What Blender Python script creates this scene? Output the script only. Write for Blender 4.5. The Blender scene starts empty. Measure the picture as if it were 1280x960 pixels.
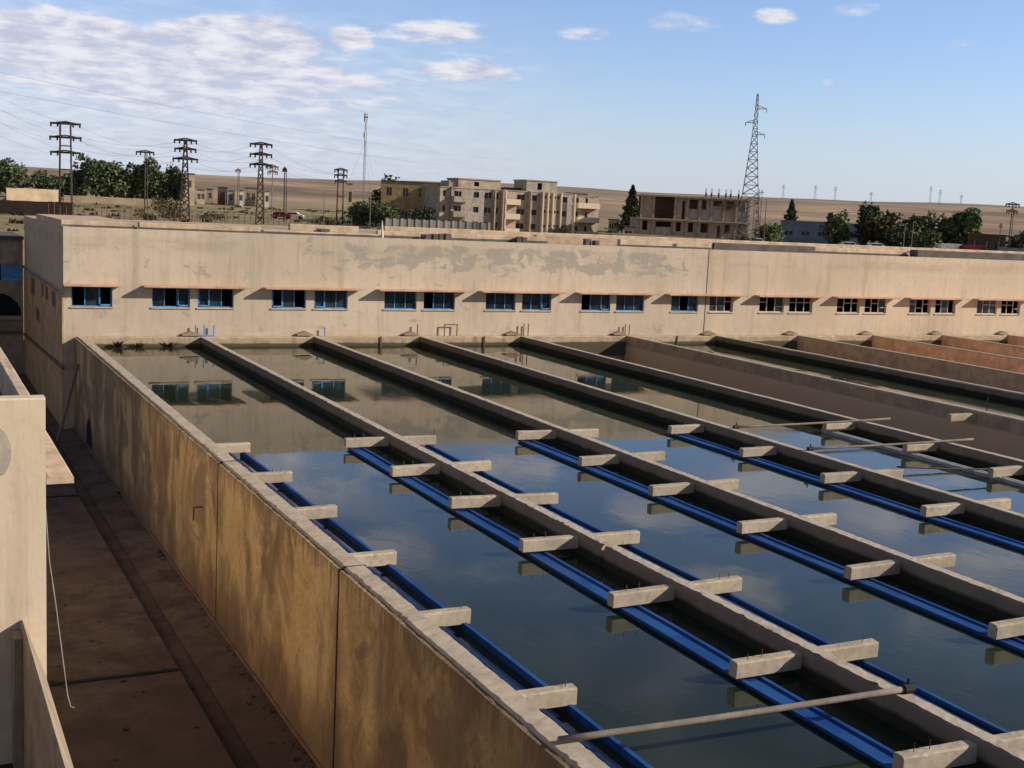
import bpy, bmesh, math, random
from mathutils import Vector, noise
random.seed(7)
PI = math.pi
R = math.radians
scene = bpy.context.scene
col = scene.collection

# ------------------------------------------------------------------ camera
CAMH = 7.5
F, PITCH, ROLL, YAW = 1539.0, R(8.0426), R(2.8017), R(26.739)
fwd = Vector((math.sin(YAW)*math.cos(PITCH), math.cos(YAW)*math.cos(PITCH), -math.sin(PITCH)))
rgt = Vector((math.cos(YAW), -math.sin(YAW), 0))
upv = rgt.cross(fwd)
cr = rgt*math.cos(ROLL) + upv*math.sin(ROLL)
cu = -rgt*math.sin(ROLL) + upv*math.cos(ROLL)
cam = bpy.data.cameras.new('camera')
cam.sensor_width = 36; cam.lens = F/1280*36
cam.clip_start = 0.1; cam.clip_end = 12000
camo = bpy.data.objects.new('camera', cam); col.objects.link(camo)
from mathutils import Matrix
m = Matrix((cr, cu, -fwd)).transposed().to_4x4()
m.translation = Vector((0, 0, CAMH))
camo.matrix_world = m
scene.camera = camo

def azdir(u, v=255):
    "horizontal unit direction through an image column near the horizon"
    x, y = (u-640)/F, (480-v)/F
    d = fwd + cr*x + cu*y
    h = math.hypot(d.x, d.y)
    return d.x/h, d.y/h
def at(u, dist, v=255):
    a, b = azdir(u, v)
    return a*dist, b*dist

# ------------------------------------------------------------------ tagging
def tag(o, label=None, cat=None, group=None, kind=None):
    if label: o['label'] = label
    if cat: o['category'] = cat
    if group: o['group'] = group
    if kind: o['kind'] = kind
    return o
def empty(name, loc, label, cat, group=None, rz=0):
    o = bpy.data.objects.new(name, None); col.objects.link(o)
    o.location = loc; o.rotation_euler = (0, 0, rz)
    o.empty_display_size = .3
    return tag(o, label, cat, group)
def link(name, bm, mat, parent=None, smooth=False):
    me = bpy.data.meshes.new(name)
    bmesh.ops.recalc_face_normals(bm, faces=bm.faces) if bm.faces else None
    bm.to_mesh(me); bm.free()
    for mm in (mat if isinstance(mat, (list, tuple)) else [mat]): me.materials.append(mm)
    if smooth:
        for p in me.polygons: p.use_smooth = True
    o = bpy.data.objects.new(name, me); col.objects.link(o)
    if parent: o.parent = parent
    return o
def copy_tree(o, parent=None):
    c = o.copy(); col.objects.link(c)
    if parent: c.parent = parent
    for ch in list(o.children): copy_tree(ch, c)
    return c

# ------------------------------------------------------------------ mesh helpers
def box(bm, x0, x1, y0, y1, z0, z1, mi=0):
    v = [bm.verts.new((x, y, z)) for z in (z0, z1) for y in (y0, y1) for x in (x0, x1)]
    fs = [(0, 2, 3, 1), (4, 5, 7, 6), (0, 1, 5, 4), (2, 6, 7, 3), (0, 4, 6, 2), (1, 3, 7, 5)]
    for f in fs:
        fa = bm.faces.new([v[i] for i in f]); fa.material_index = mi
    return v
def rough_box(bm, x0, x1, y0, y1, z0, z1, step, jit, seed=0, ax='y', chips=0.0):
    "long box along y (or x) whose cross-section wanders and whose top arrises are chipped"
    rnd = random.Random(seed)
    a0, a1 = (y0, y1) if ax == 'y' else (x0, x1)
    n = max(1, int(abs(a1-a0)/step))
    b0, b1 = (x0, x1) if ax == 'y' else (y0, y1)
    rings = []
    for i in range(n+1):
        a = a0+(a1-a0)*i/n
        c = min(.026, (b1-b0)*.10)
        def j(s=1): return (rnd.random()-.5)*2*jit*s
        wob = noise.noise(Vector((a*.35, seed*3.1, 0)))*jit*.7+noise.noise(Vector((a*2.3, seed*1.7, 5)))*jit*.5
        chL = c*(1+rnd.random()*chips) ; chR = c*(1+rnd.random()*chips)
        if rnd.random() < .12: chL *= 1+chips
        sec = [(b0+j(.4), z0), (b0+j(.4), z1-chL+wob), (b0+chL+j(.3), z1+wob+j(.4)),
               ((b0+b1)/2+j(), z1+wob+j(.6)),
               (b1-chR+j(.3), z1+wob+j(.4)), (b1+j(.4), z1-chR+wob), (b1+j(.4), z0)]
        rings.append([bm.verts.new((b, a, z) if ax == 'y' else (a, b, z)) for b, z in sec])
    for r1, r2 in zip(rings, rings[1:]):
        for k in range(len(r1)):
            k2 = (k+1) % len(r1)
            bm.faces.new((r1[k], r1[k2], r2[k2], r2[k]))
    bm.faces.new(rings[0]); bm.faces.new(rings[-1][::-1])
def tube(bm, pts, r, n=8, cap=True, r2=None):
    pts = [Vector(p) for p in pts]; rings = []
    for i, p in enumerate(pts):
        t = (pts[min(i+1, len(pts)-1)]-pts[max(i-1, 0)]).normalized()
        a = t.cross(Vector((0, 0, 1)))
        if a.length < 1e-3: a = Vector((1, 0, 0))
        a.normalize(); b = t.cross(a)
        rr = r if r2 is None else r+(r2-r)*i/(len(pts)-1)
        rings.append([bm.verts.new(p+a*math.cos(2*PI*k/n)*rr+b*math.sin(2*PI*k/n)*rr) for k in range(n)])
    for q, w in zip(rings, rings[1:]):
        for k in range(n): bm.faces.new((q[k], q[(k+1) % n], w[(k+1) % n], w[k]))
    if cap: bm.faces.new(rings[0]); bm.faces.new(rings[-1][::-1])
def bar(bm, a, b, w):
    tube(bm, [a, b], w, n=4)
def sheet_holes(bm, x0, x1, z0, z1, holes, y, depth, mi=0):
    "wall panel in the XZ plane facing -Y with real openings and reveals going back by depth"
    xs = sorted(set([x0, x1]+[h[0] for h in holes]+[h[1] for h in holes]))
    zs = sorted(set([z0, z1]+[h[2] for h in holes]+[h[3] for h in holes]))
    def inside(cx, cz): return any(h[0] < cx < h[1] and h[2] < cz < h[3] for h in holes)
    V = {}
    def v(x, z, yy=y):
        k = (round(x, 4), round(z, 4), round(yy, 4))
        if k not in V: V[k] = bm.verts.new((x, yy, z))
        return V[k]
    for a, b in zip(xs, xs[1:]):
        for c, d in zip(zs, zs[1:]):
            if not inside((a+b)/2, (c+d)/2):
                bm.faces.new((v(a, c), v(b, c), v(b, d), v(a, d)))
    for a, b, c, d in holes:
        yy = y+depth
        bm.faces.new((v(a, c), v(a, d), v(a, d, yy), v(a, c, yy)))
        bm.faces.new((v(b, c), v(b, c, yy), v(b, d, yy), v(b, d)))
        bm.faces.new((v(a, c), v(a, c, yy), v(b, c, yy), v(b, c)))
        bm.faces.new((v(a, d), v(b, d), v(b, d, yy), v(a, d, yy)))
BM = bmesh.new

# ------------------------------------------------------------------ materials
class N:
    def __init__(s, name):
        s.m = bpy.data.materials.new(name); s.m.use_nodes = True
        s.t = s.m.node_tree; s.b = s.t.nodes['Principled BSDF']
        s.b.inputs['Roughness'].default_value = .9
        s.b.inputs['Specular IOR Level'].default_value = .25
        g = s.t.nodes.new('ShaderNodeNewGeometry'); s.pos = g.outputs['Position']
        s.nor = g.outputs['Normal']
        s.sep = s.t.nodes.new('ShaderNodeSeparateXYZ'); s.t.links.new(s.pos, s.sep.inputs[0])
        s.X, s.Y, s.Z = s.sep.outputs
    def l(s, a, b): s.t.links.new(a, b)
    def setin(s, inp, v):
        if isinstance(v, bpy.types.NodeSocket): s.l(v, inp)
        else: inp.default_value = v
    def vec(s, sx=1, sy=1, sz=1, off=(0, 0, 0)):
        n = s.t.nodes.new('ShaderNodeMapping'); s.l(s.pos, n.inputs[0])
        n.inputs['Scale'].default_value = (sx, sy, sz); n.inputs['Location'].default_value = off
        return n.outputs[0]
    def noise(s, scale, detail=6, rough=.6, v=None, dist=0):
        n = s.t.nodes.new('ShaderNodeTexNoise'); s.l(v or s.pos, n.inputs['Vector'])
        n.inputs['Scale'].default_value = scale; n.inputs['Detail'].default_value = detail
        n.inputs['Roughness'].default_value = rough; n.inputs['Distortion'].default_value = dist
        return n.outputs['Fac']
    def mr(s, x, a, b, c=0., d=1., smooth=True):
        n = s.t.nodes.new('ShaderNodeMapRange'); s.setin(n.inputs[0], x)
        if smooth: n.interpolation_type = 'SMOOTHSTEP'
        for i, q in enumerate((a, b, c, d)): s.setin(n.inputs[1+i], q)
        return n.outputs[0]
    def math(s, op, a, b=0.):
        n = s.t.nodes.new('ShaderNodeMath'); n.operation = op
        s.setin(n.inputs[0], a); s.setin(n.inputs[1], b); return n.outputs[0]
    def mix(s, f, a, b, mode='MIX'):
        n = s.t.nodes.new('ShaderNodeMix'); n.data_type = 'RGBA'; n.blend_type = mode
        s.setin(n.inputs[0], f)
        s.setin(n.inputs[6], a if isinstance(a, bpy.types.NodeSocket) else (*a, 1))
        s.setin(n.inputs[7], b if isinstance(b, bpy.types.NodeSocket) else (*b, 1))
        return n.outputs[2]
    def done(s, c, bump=None, strength=.3, dist=.02, rough=None, metal=None, spec=None):
        s.setin(s.b.inputs['Base Color'], c if isinstance(c, bpy.types.NodeSocket) else (*c, 1))
        if bump is not None:
            n = s.t.nodes.new('ShaderNodeBump'); s.l(bump, n.inputs['Height'])
            n.inputs['Strength'].default_value = strength; n.inputs['Distance'].default_value = dist
            s.l(n.outputs[0], s.b.inputs['Normal'])
        if rough is not None: s.setin(s.b.inputs['Roughness'], rough)
        if metal is not None: s.b.inputs['Metallic'].default_value = metal
        if spec is not None: s.b.inputs['Specular IOR Level'].default_value = spec
        return s.m

def plain(name, c, rough=.8, metal=0, var=.18, scale=3., bump=None):
    n = N(name)
    a = n.noise(scale, 5)
    cc = n.mix(n.mr(a, .3, .7), tuple(x*(1-var) for x in c), tuple(min(1, x*(1+var)) for x in c))
    return n.done(cc, a if bump else None, bump or .1, rough=rough, metal=metal)

def m_facade(name, base, peel=True, warm=0.):
    n = N(name)
    big = n.noise(.16, 5, .6); mid = n.noise(.9, 6, .65); fine = n.noise(9, 5, .7)
    streak = n.noise(1.0, 5, .65, v=n.vec(1.6, 1.6, .16))
    c = n.mix(n.mr(big, .3, .7), tuple(x*.9 for x in base), tuple(x*1.08 for x in base))
    c = n.mix(n.math('MULTIPLY', n.mr(mid, .5, .72), .35), c, (base[0]*1.0, base[1]*.9, base[2]*.82))
    c = n.mix(n.math('MULTIPLY', n.mr(n.noise(2.4, 6, .7), .5, .68), .3), c, (base[0]*.74, base[1]*.72, base[2]*.7))
    fs = n.noise(1.0, 6, .7, v=n.vec(6, 6, .22)); c = n.mix(n.math('MULTIPLY', n.mr(fs, .52, .7), .35), c, (base[0]*.66, base[1]*.62, base[2]*.56))
    c = n.mix(n.math('MULTIPLY', n.mr(streak, .50, .72), .5), c, (base[0]*.62, base[1]*.6, base[2]*.58))
    # weathered grey band below the roof edge at the left-hand end
    zb = n.math('MULTIPLY', n.mr(n.Z, 4.3, 4.75), n.mr(n.Z, 5.35, 4.95))
    band = n.math('MULTIPLY', zb, n.mr(n.noise(.55, 6, .7, v=n.vec(.5, 1, 1.2)), .42, .6))
    c = n.mix(n.math('MULTIPLY', band, .45), c, (base[0]*.6, base[1]*.62, base[2]*.62))
    if peel:
        zz = n.math('MULTIPLY', n.mr(n.Z, 3.45, 4.15), n.mr(n.Z, 5.35, 5.05))
        xx = n.math('MULTIPLY', n.mr(n.X, 19.5, 24), n.mr(n.X, 47, 43))
        pn = n.noise(1.15, 8, .62, v=n.vec(.75, 1, 1.15), dist=.6)
        thr = n.math('ADD', pn, n.math('MULTIPLY', n.math('MULTIPLY', zz, xx), .17))
        pm = n.mr(n.math('ADD', thr, n.math('MULTIPLY', n.math('ADD', n.math('SUBTRACT', mid, .5), n.math('MULTIPLY', n.math('SUBTRACT', n.noise(5, 6, .75), .5), .6)), .3)), .60, .68)
        pm = n.math('MULTIPLY', pm, n.mr(fine, .3, .42))
        c = n.mix(n.math('MULTIPLY', pm, .8), c, (.37, .345, .30))
        # bright bare patches low by the outlets
        lp = n.math('MULTIPLY', n.mr(n.Z, .95, .5), n.mr(n.noise(.8, 7, .65, v=n.vec(.6, 1, 1.6)), .5, .56))
        c = n.mix(n.math('MULTIPLY', lp, .5), c, (.62, .52, .44))
    low = n.math('MULTIPLY', n.mr(n.Z, .9, -.1), n.mr(n.noise(1.4, 6), .4, .6))
    c = n.mix(n.math('MULTIPLY', low, .3), c, (base[0]*.6, base[1]*.55, base[2]*.45))
    c = n.mix(n.math('MULTIPLY', n.mr(fine, .55, .8), .18), c, tuple(x*.55 for x in base))
    return n.done(c, n.math('ADD', mid, n.math('MULTIPLY', fine, .4)), .35, .03)

def m_concrete(name, base, wet=None, dark=(.03, .025, .02), wetcol=None, grain=.5, streaks=.5, side_shade=0, rnd=False):
    n = N(name)
    a = n.noise(1.3, 6, .65); b = n.noise(7, 6, .7); c3 = n.noise(28, 4, .7)
    st = n.noise(1, 5, .65, v=n.vec(1.3, 1.3, .25))
    c = n.mix(n.mr(a, .3, .7), tuple(x*.72 for x in base), tuple(min(1, x*1.16) for x in base))
    c = n.mix(n.math('MULTIPLY', n.mr(st, .5, .72), streaks), c, tuple(x*.45 for x in base))
    c = n.mix(n.math('MULTIPLY', n.mr(b, .5, .75), grain), c, tuple(x*.5 for x in base))
    c = n.mix(n.math('MULTIPLY', n.mr(c3, .55, .75), .35), c, tuple(min(1, x*1.35) for x in base))
    if rnd:
        oi = n.t.nodes.new('ShaderNodeObjectInfo'); c = n.mix(n.mr(oi.outputs['Random'], 0, 1, 0., .45, smooth=False), c, tuple(x*.55 for x in base))
    if side_shade:
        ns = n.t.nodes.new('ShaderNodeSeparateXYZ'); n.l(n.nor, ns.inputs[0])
        sd_ = n.mr(ns.outputs[0], -.1, -.7)  # paints shade onto left-facing sides by their normal
        c = n.mix(n.math('MULTIPLY', sd_, side_shade), c, tuple(x*q for x, q in zip(base, (.26, .25, .25))))
    if wet is not None:
        edge = n.math('ADD', n.Z, n.math('MULTIPLY', n.math('SUBTRACT', a, .5), .12))
        w = n.mr(edge, wet+.07, wet-.05)
        c = n.mix(w, c, wetcol or dark)
    return n.done(c, n.math('ADD', a, n.math('MULTIPLY', b, .7)), .5, .02)

def m_ochre():
    n = N('stained_ochre_plaster')
    a = n.noise(.5, 6, .65); b = n.noise(9, 5, .7)
    st = n.noise(1.0, 8, .62, v=n.vec(1, .62, .27), dist=.5)
    st2 = n.noise(1.0, 6, .7, v=n.vec(1, 4.2, .42), dist=.4)
    drip = n.noise(1.0, 5, .6, v=n.vec(1, 3.1, .05))
    c = n.mix(n.mr(a, .3, .7), (.54, .375, .165), (.66, .48, .25))
    c = n.mix(n.math('MULTIPLY', n.mr(n.noise(2.2, 5), .5, .7), .5), c, (.70, .53, .31))
    c = n.mix(n.math('MULTIPLY', n.mr(st, .44, .62), .80), c, (.23, .15, .085))
    c = n.mix(n.math('MULTIPLY', n.mr(st2, .54, .74), .3), c, (.27, .175, .10))
    dl = n.mr(n.math('SUBTRACT', n.math('MULTIPLY', drip, 7.), n.math('MULTIPLY', n.Z, -1.0)), 3.15, 2.6, 0., 1.)
    c = n.mix(n.math('MULTIPLY', n.math('MULTIPLY', dl, n.mr(st, .4, .55)), .35), c, (.20, .13, .08))
    ct = n.math('ADD', n.math('MULTIPLY', n.noise(1.0, 4, .6, v=n.vec(1, 5.5, .02)), 3.0), n.Z)
    c = n.mix(n.math('MULTIPLY', n.mr(ct, 1.1, 1.5), .55), c, (.16, .105, .065))
    c = n.mix(n.math('MULTIPLY', n.mr(n.noise(14, 6, .75), .5, .66), .3), c, (.62, .50, .34))
    blot = n.mr(n.noise(.42, 7, .65, dist=.8), .50, .60)
    c = n.mix(n.math('MULTIPLY', blot, .68), c, (.20, .135, .085))
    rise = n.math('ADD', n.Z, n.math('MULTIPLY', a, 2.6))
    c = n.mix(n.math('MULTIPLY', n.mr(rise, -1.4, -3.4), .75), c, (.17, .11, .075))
    near = n.mr(n.math('ADD', n.Y, n.math('MULTIPLY', a, 10)), 32, 17)  # shade painted into the plaster colour, deepening towards the camera end
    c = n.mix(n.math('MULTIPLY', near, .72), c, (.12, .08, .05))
    c = n.mix(n.math('MULTIPLY', n.mr(b, .5, .7), .5), c, (.15, .10, .065))
    c = n.mix(n.math('MULTIPLY', n.mr(n.noise(34, 4, .7), .52, .68), .35), c, (.12, .085, .06))
    return n.done(c, n.math('ADD', st, n.math('MULTIPLY', b, .5)), .5, .03)

def m_water(name, body, bstr=.08):
    n = N(name)
    w1 = n.noise(.9, 3, .5, v=n.vec(1, .5, 1)); w2 = n.noise(6.5, 3, .5, v=n.vec(1.4, .7, 1))
    patch = n.mr(n.noise(.16, 4, .55, dist=.8), .42, .66)
    h = n.math('ADD', w1, n.math('MULTIPLY', n.math('MULTIPLY', w2, patch), .55))
    c = n.mix(n.mr(n.noise(.2, 4), .3, .7), body, tuple(x*1.5 for x in body))
    film = n.noise(.55, 7, .68, v=n.vec(1.6, .8, 1), dist=1.4)
    fm = n.math('MULTIPLY', n.mr(film, .55, .70), n.mr(n.noise(.11, 3, .5), .42, .6))
    sp = n.mr(n.noise(16, 3, .6), .74, .78)
    c = n.mix(n.math('MULTIPLY', fm, .35), c, (.07, .078, .055)); c = n.mix(n.math('MULTIPLY', sp, .35), c, (.12, .115, .08))
    mm = n.done(c, h, bstr, .035, rough=n.math('ADD', n.mr(patch, 0, 1, .02, .07), n.math('MULTIPLY', fm, .16)))
    n.b.inputs['IOR'].default_value = 1.33
    n.b.inputs['Specular IOR Level'].default_value = .5
    return mm

def m_ground():
    n = N('dry_steppe_ground')
    r = n.t.nodes.new('ShaderNodeVectorMath'); r.operation = 'LENGTH'; n.l(n.pos, r.inputs[0]); r = r.outputs['Value']
    a = n.noise(.02, 8, .65); b = n.noise(.15, 7, .7); c3 = n.noise(.9, 6, .7)
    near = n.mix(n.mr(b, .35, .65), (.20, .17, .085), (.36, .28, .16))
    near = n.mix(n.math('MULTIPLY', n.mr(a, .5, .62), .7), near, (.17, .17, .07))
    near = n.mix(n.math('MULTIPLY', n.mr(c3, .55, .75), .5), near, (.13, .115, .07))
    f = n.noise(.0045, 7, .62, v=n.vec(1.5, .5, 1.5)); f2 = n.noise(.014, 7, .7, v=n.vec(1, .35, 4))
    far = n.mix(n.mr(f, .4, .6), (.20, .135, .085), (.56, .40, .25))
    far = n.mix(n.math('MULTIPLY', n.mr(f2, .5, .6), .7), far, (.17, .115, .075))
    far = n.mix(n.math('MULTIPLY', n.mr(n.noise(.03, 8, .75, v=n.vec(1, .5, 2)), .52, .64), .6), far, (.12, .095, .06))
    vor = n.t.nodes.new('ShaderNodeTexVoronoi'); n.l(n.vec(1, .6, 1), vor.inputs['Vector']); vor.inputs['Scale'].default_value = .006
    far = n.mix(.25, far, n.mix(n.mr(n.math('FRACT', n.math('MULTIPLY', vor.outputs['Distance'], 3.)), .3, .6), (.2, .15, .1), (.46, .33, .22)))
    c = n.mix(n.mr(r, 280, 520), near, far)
    crest = n.math('MULTIPLY', n.mr(n.math('ADD', n.Z, n.math('MULTIPLY', f2, 8)), 33.5, 36.0), n.mr(f, .44, .52))
    c = n.mix(n.math('MULTIPLY', crest, .7), c, (.10, .085, .07))
    c = n.mix(n.mr(r, 300, 2600, 0., .42), c, (.58, .50, .43))  # aerial haze painted into the colour with distance
    return n.done(c)

def m_blue():
    n = N('weathered_blue_plastic')
    a = n.noise(.7, 6, .65); b = n.noise(7, 6, .7); st = n.noise(1, 5, .6, v=n.vec(1, .35, 8))
    c = n.mix(n.mr(a, .35, .65), (.008, .058, .25), (.016, .10, .33))
    c = n.mix(n.math('MULTIPLY', n.mr(b, .54, .7), .45), c, (.04, .09, .17))
    c = n.mix(n.math('MULTIPLY', n.mr(st, .55, .7), .35), c, (.10, .12, .12))
    w = n.mr(n.math('ADD', n.Z, n.math('MULTIPLY', b, .06)), -.455, -.50)
    c = n.mix(n.math('MULTIPLY', w, .75), c, (.02, .035, .035))
    joint = n.mr(n.math('ABSOLUTE', n.math('SUBTRACT', n.math('FRACT', n.math('DIVIDE', n.Y, 4.13)), .5)), .488, .494)
    c = n.mix(n.math('MULTIPLY', joint, .7), c, (.01, .02, .05))
    return n.done(c, b, .2, .01, rough=n.mr(a, .3, .7, .45, .75))

def m_soil():
    n = N('near_shaded_yard_concrete')
    a = n.noise(.8, 7, .7); b = n.noise(5, 7, .72); c3 = n.noise(.3, 4, .6)
    c = n.mix(n.mr(a, .3, .65), (.080, .056, .042), (.185, .13, .097))
    c = n.mix(n.math('MULTIPLY', n.mr(b, .48, .66), .7), c, (.10, .062, .045))
    c = n.mix(n.math('MULTIPLY', n.mr(c3, .5, .6), .45), c, (.12, .075, .055))
    near = n.mr(n.math('ADD', n.Y, n.math('MULTIPLY', a, 8)), 42, 28)  # painted dark falloff: the near yard is shaded through its colour
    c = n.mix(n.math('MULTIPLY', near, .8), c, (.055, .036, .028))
    return n.done(c, n.math('ADD', a, b), .5, .03)

def m_leaf(name, c1, c2):
    n = N(name)
    oi = n.t.nodes.new('ShaderNodeObjectInfo')
    a = n.noise(.9, 4, .6); b = n.noise(6, 3, .6)
    c = n.mix(n.mr(a, .35, .65), c1, c2)
    c = n.mix(n.math('MULTIPLY', n.mr(b, .5, .7), .6), c, tuple(x*.45 for x in c1))
    mm = n.done(c, rough=.7)
    n.b.inputs['Specular IOR Level'].default_value = .1
    return mm

FAC = (.62, .525, .415)
M = dict(
    facade=m_facade('weathered_beige_plaster', FAC),
    facade_r=m_facade('sandy_beige_plaster', (.63, .52, .40), peel=False),
    endwall=m_facade('grey_beige_plaster', (.52, .42, .32), peel=False),
    ledge=m_concrete('ledge_concrete', (.50, .40, .28), wet=-.36, wetcol=(.10, .085, .05), streaks=.8),
    top=m_concrete('grey_concrete_side_shade', (.54, .46, .37), wet=-.30, wetcol=(.028, .030, .018), side_shade=.8),
    outer=m_concrete('coping_concrete', (.52, .44, .34), wet=-.34, wetcol=(.05, .045, .035)),
    drywall=m_concrete('dry_basin_concrete', (.42, .32, .23), wet=-.62, wetcol=(.62, .45, .31), grain=.3, streaks=.3),
    brownwall=m_concrete('brown_basin_concrete', (.72, .47, .30), wet=-3, grain=.3, streaks=.3),
    beam=m_concrete('precast_beam_concrete', (.54, .46, .355), streaks=.4, grain=.8, rnd=True),
    floor=m_concrete('silty_floor', (.34, .22, .15)),
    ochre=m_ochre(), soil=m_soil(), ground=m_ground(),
    water=m_water('still_green_water', (.018, .026, .015)),
    blue=m_blue(),
    bluein=plain('dark_blue_plastic', (.006, .03, .12), .5, var=.3),
    galv=plain('galvanised_steel', (.50, .52, .54), .5, .3),
    pipe=m_concrete('dirty_pipe', (.25, .215, .18), grain=.7, streaks=.3),
    black=plain('black_rubber', (.015, .015, .015), .6),
    rust=plain('rusty_steel', (.19, .11, .08), .8, .2, scale=2),
    steel=plain('dark_weathered_steel', (.075, .062, .062), .7, .3),
    lattice=plain('pale_galvanised_lattice', (.20, .22, .25), .6, .4),
    dark=plain('dark_interior', (.012, .014, .02), .9),
    glass=None,
    bframe=plain('faded_blue_paint', (.10, .30, .62), .6, var=.3, scale=4),
    wframe=plain('worn_white_paint', (.62, .56, .50), .7, var=.2, scale=4),
    canopy=m_concrete('canopy_concrete', (.58, .36, .24), streaks=.2),
    roof=m_concrete('roof_screed', (.46, .36, .27), streaks=.1),
    upstand=m_concrete('roof_upstand_concrete', (.60, .47, .34), streaks=.4),
    roofdark=m_concrete('dark_roofing_felt', (.13, .115, .11), streaks=.2),
    lite=m_facade('smooth_cream_plaster', (.74, .62, .47), peel=False),
    shade=m_concrete('stained_plaster', (.38, .30, .22), streaks=.8),
    annex=m_concrete('annex_ochre_plaster', (.55, .38, .21), streaks=.8),
    patch=m_concrete('cement_patch', (.54, .48, .40)),
    cable=plain('grey_cable', (.30, .28, .26), .7),
    rawc=m_concrete('raw_building_concrete', (.44, .36, .285), streaks=.5),
    apt=m_concrete('apartment_render', (.50, .415, .325), streaks=.7, grain=.7),
    aptg=m_concrete('apartment_grey_render', (.44, .385, .325), streaks=.7, grain=.7),
    ochreh=m_concrete('yellow_ochre_house', (.46, .32, .17), streaks=.3),
    cream=plain('cream_wall', (.62, .50, .35), .9, scale=.4),
    wallgrey=plain('grey_block_wall', (.27, .245, .23), .9, scale=.5),
    walldark=plain('dark_brown_block_wall', (.10, .072, .062), .9, scale=.5),
    shed=plain('blue_grey_sheet_metal', (.20, .27, .37), .6, .2, scale=.3),
    wood=plain('grey_wood_post', (.22, .18, .15), .9),
    bark=plain('tree_bark', (.12, .09, .06), .9),
    white=plain('white_paint', (.75, .75, .73), .5),
    red=plain('dark_red_paint', (.22, .03, .03), .5),
    leafd=m_leaf('dark_green_leaves', (.07, .095, .055), (.15, .18, .095)),
    leafg=m_leaf('green_leaves', (.085, .115, .055), (.18, .21, .10)),
    leafb=m_leaf('brownish_leaves', (.06, .06, .03), (.12, .105, .05)),
    conif=m_leaf('conifer_needles', (.05, .07, .048), (.09, .11, .07)),
    scrub=m_leaf('dry_scrub', (.05, .05, .03), (.11, .09, .05)),
)
def m_glass():
    n = N('dusty_window_glass')
    a = n.noise(1.2, 4)
    n.done(n.mix(n.mr(a, .4, .6), (.012, .018, .03), (.03, .055, .08)), rough=.12, spec=.5)
    return n.m
M['glass'] = m_glass()

# ------------------------------------------------------------------ terrain
def sstep(a, b, x):
    t = max(0, min(1, (x-a)/(b-a))); return t*t*(3-2*t)
def zr(r, x, y):
    if r < 250: z = 3.2
    elif r < 1500: z = 3.2+33.8*((r-250)/1250)**1.06
    else: z = 37-17*sstep(1500, 3200, r)
    a_ = math.degrees(math.atan2(x, y))
    z = 3.2+(z-3.2)*(.80+.14*sstep(14, 28, a_)+.12*sstep(30, 42, a_))
    amp = 5.5*sstep(260, 1200, r)
    z += amp*noise.fractal(Vector((x*.0022, y*.0022, 3.3)), 1, 2, 4)
    z += .35*sstep(110, 200, r)*noise.noise(Vector((x*.03, y*.03, 0)))
    return z
def tz(x, y):
    r = math.hypot(x, y)
    s = max(sstep(90, 112, y), sstep(240, 420, r))
    return -5.6*(1-s)+zr(r, x, y)*s
bm = BM()
rad = [0]+[18*1.05**i for i in range(112)]
NA = 360
rings = []
c0 = bm.verts.new((0, 0, tz(0, 0)))
for r in rad[1:]:
    rings.append([bm.verts.new((r*math.sin(2*PI*k/NA), r*math.cos(2*PI*k/NA), tz(r*math.sin(2*PI*k/NA), r*math.cos(2*PI*k/NA)))) for k in range(NA)])
for k in range(NA): bm.faces.new((c0, rings[0][(k+1) % NA], rings[0][k]))
for a, b in zip(rings, rings[1:]):
    for k in range(NA): bm.faces.new((a[k], a[(k+1) % NA], b[(k+1) % NA], b[k]))
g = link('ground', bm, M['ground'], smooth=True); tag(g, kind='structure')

# ------------------------------------------------------------------ yard between the left building and the tank
WZ = -.52                       # water level
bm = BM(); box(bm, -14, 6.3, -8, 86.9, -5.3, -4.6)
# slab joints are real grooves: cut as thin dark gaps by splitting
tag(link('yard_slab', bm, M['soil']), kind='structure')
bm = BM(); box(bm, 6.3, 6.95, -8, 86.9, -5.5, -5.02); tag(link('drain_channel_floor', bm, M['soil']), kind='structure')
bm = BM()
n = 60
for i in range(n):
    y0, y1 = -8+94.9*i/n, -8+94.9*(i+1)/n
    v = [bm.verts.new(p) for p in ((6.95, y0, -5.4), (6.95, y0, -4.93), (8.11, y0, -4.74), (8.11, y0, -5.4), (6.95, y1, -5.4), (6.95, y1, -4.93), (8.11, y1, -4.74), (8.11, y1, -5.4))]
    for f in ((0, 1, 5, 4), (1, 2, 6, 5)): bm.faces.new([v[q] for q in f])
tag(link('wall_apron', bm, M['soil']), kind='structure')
for yj in (30.6, 50.3):
    bm = BM(); box(bm, 2.2, 6.29, yj, yj+.16, -4.6, -4.575); tag(link('pavement_joint', bm, M['dark']), kind='structure')

# ------------------------------------------------------------------ tank walls
YF = 66.12                      # facade plane
YN = 2.0                        # near end of the tanks
TH = .34
CW = {2: 14.55, 3: 20.80, 4: 27.12, 5: 33.68, 6: 41.15, 7: 48.0, 8: 54.75, 9: 61.4, 10: 68.0, 11: 74.7, 12: 81.4}
ORD = {2: 'first', 3: 'second', 4: 'third', 5: 'fourth', 6: 'fifth', 7: 'sixth', 8: 'seventh', 9: 'eighth', 10: 'ninth', 11: 'tenth', 12: 'eleventh'}
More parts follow.
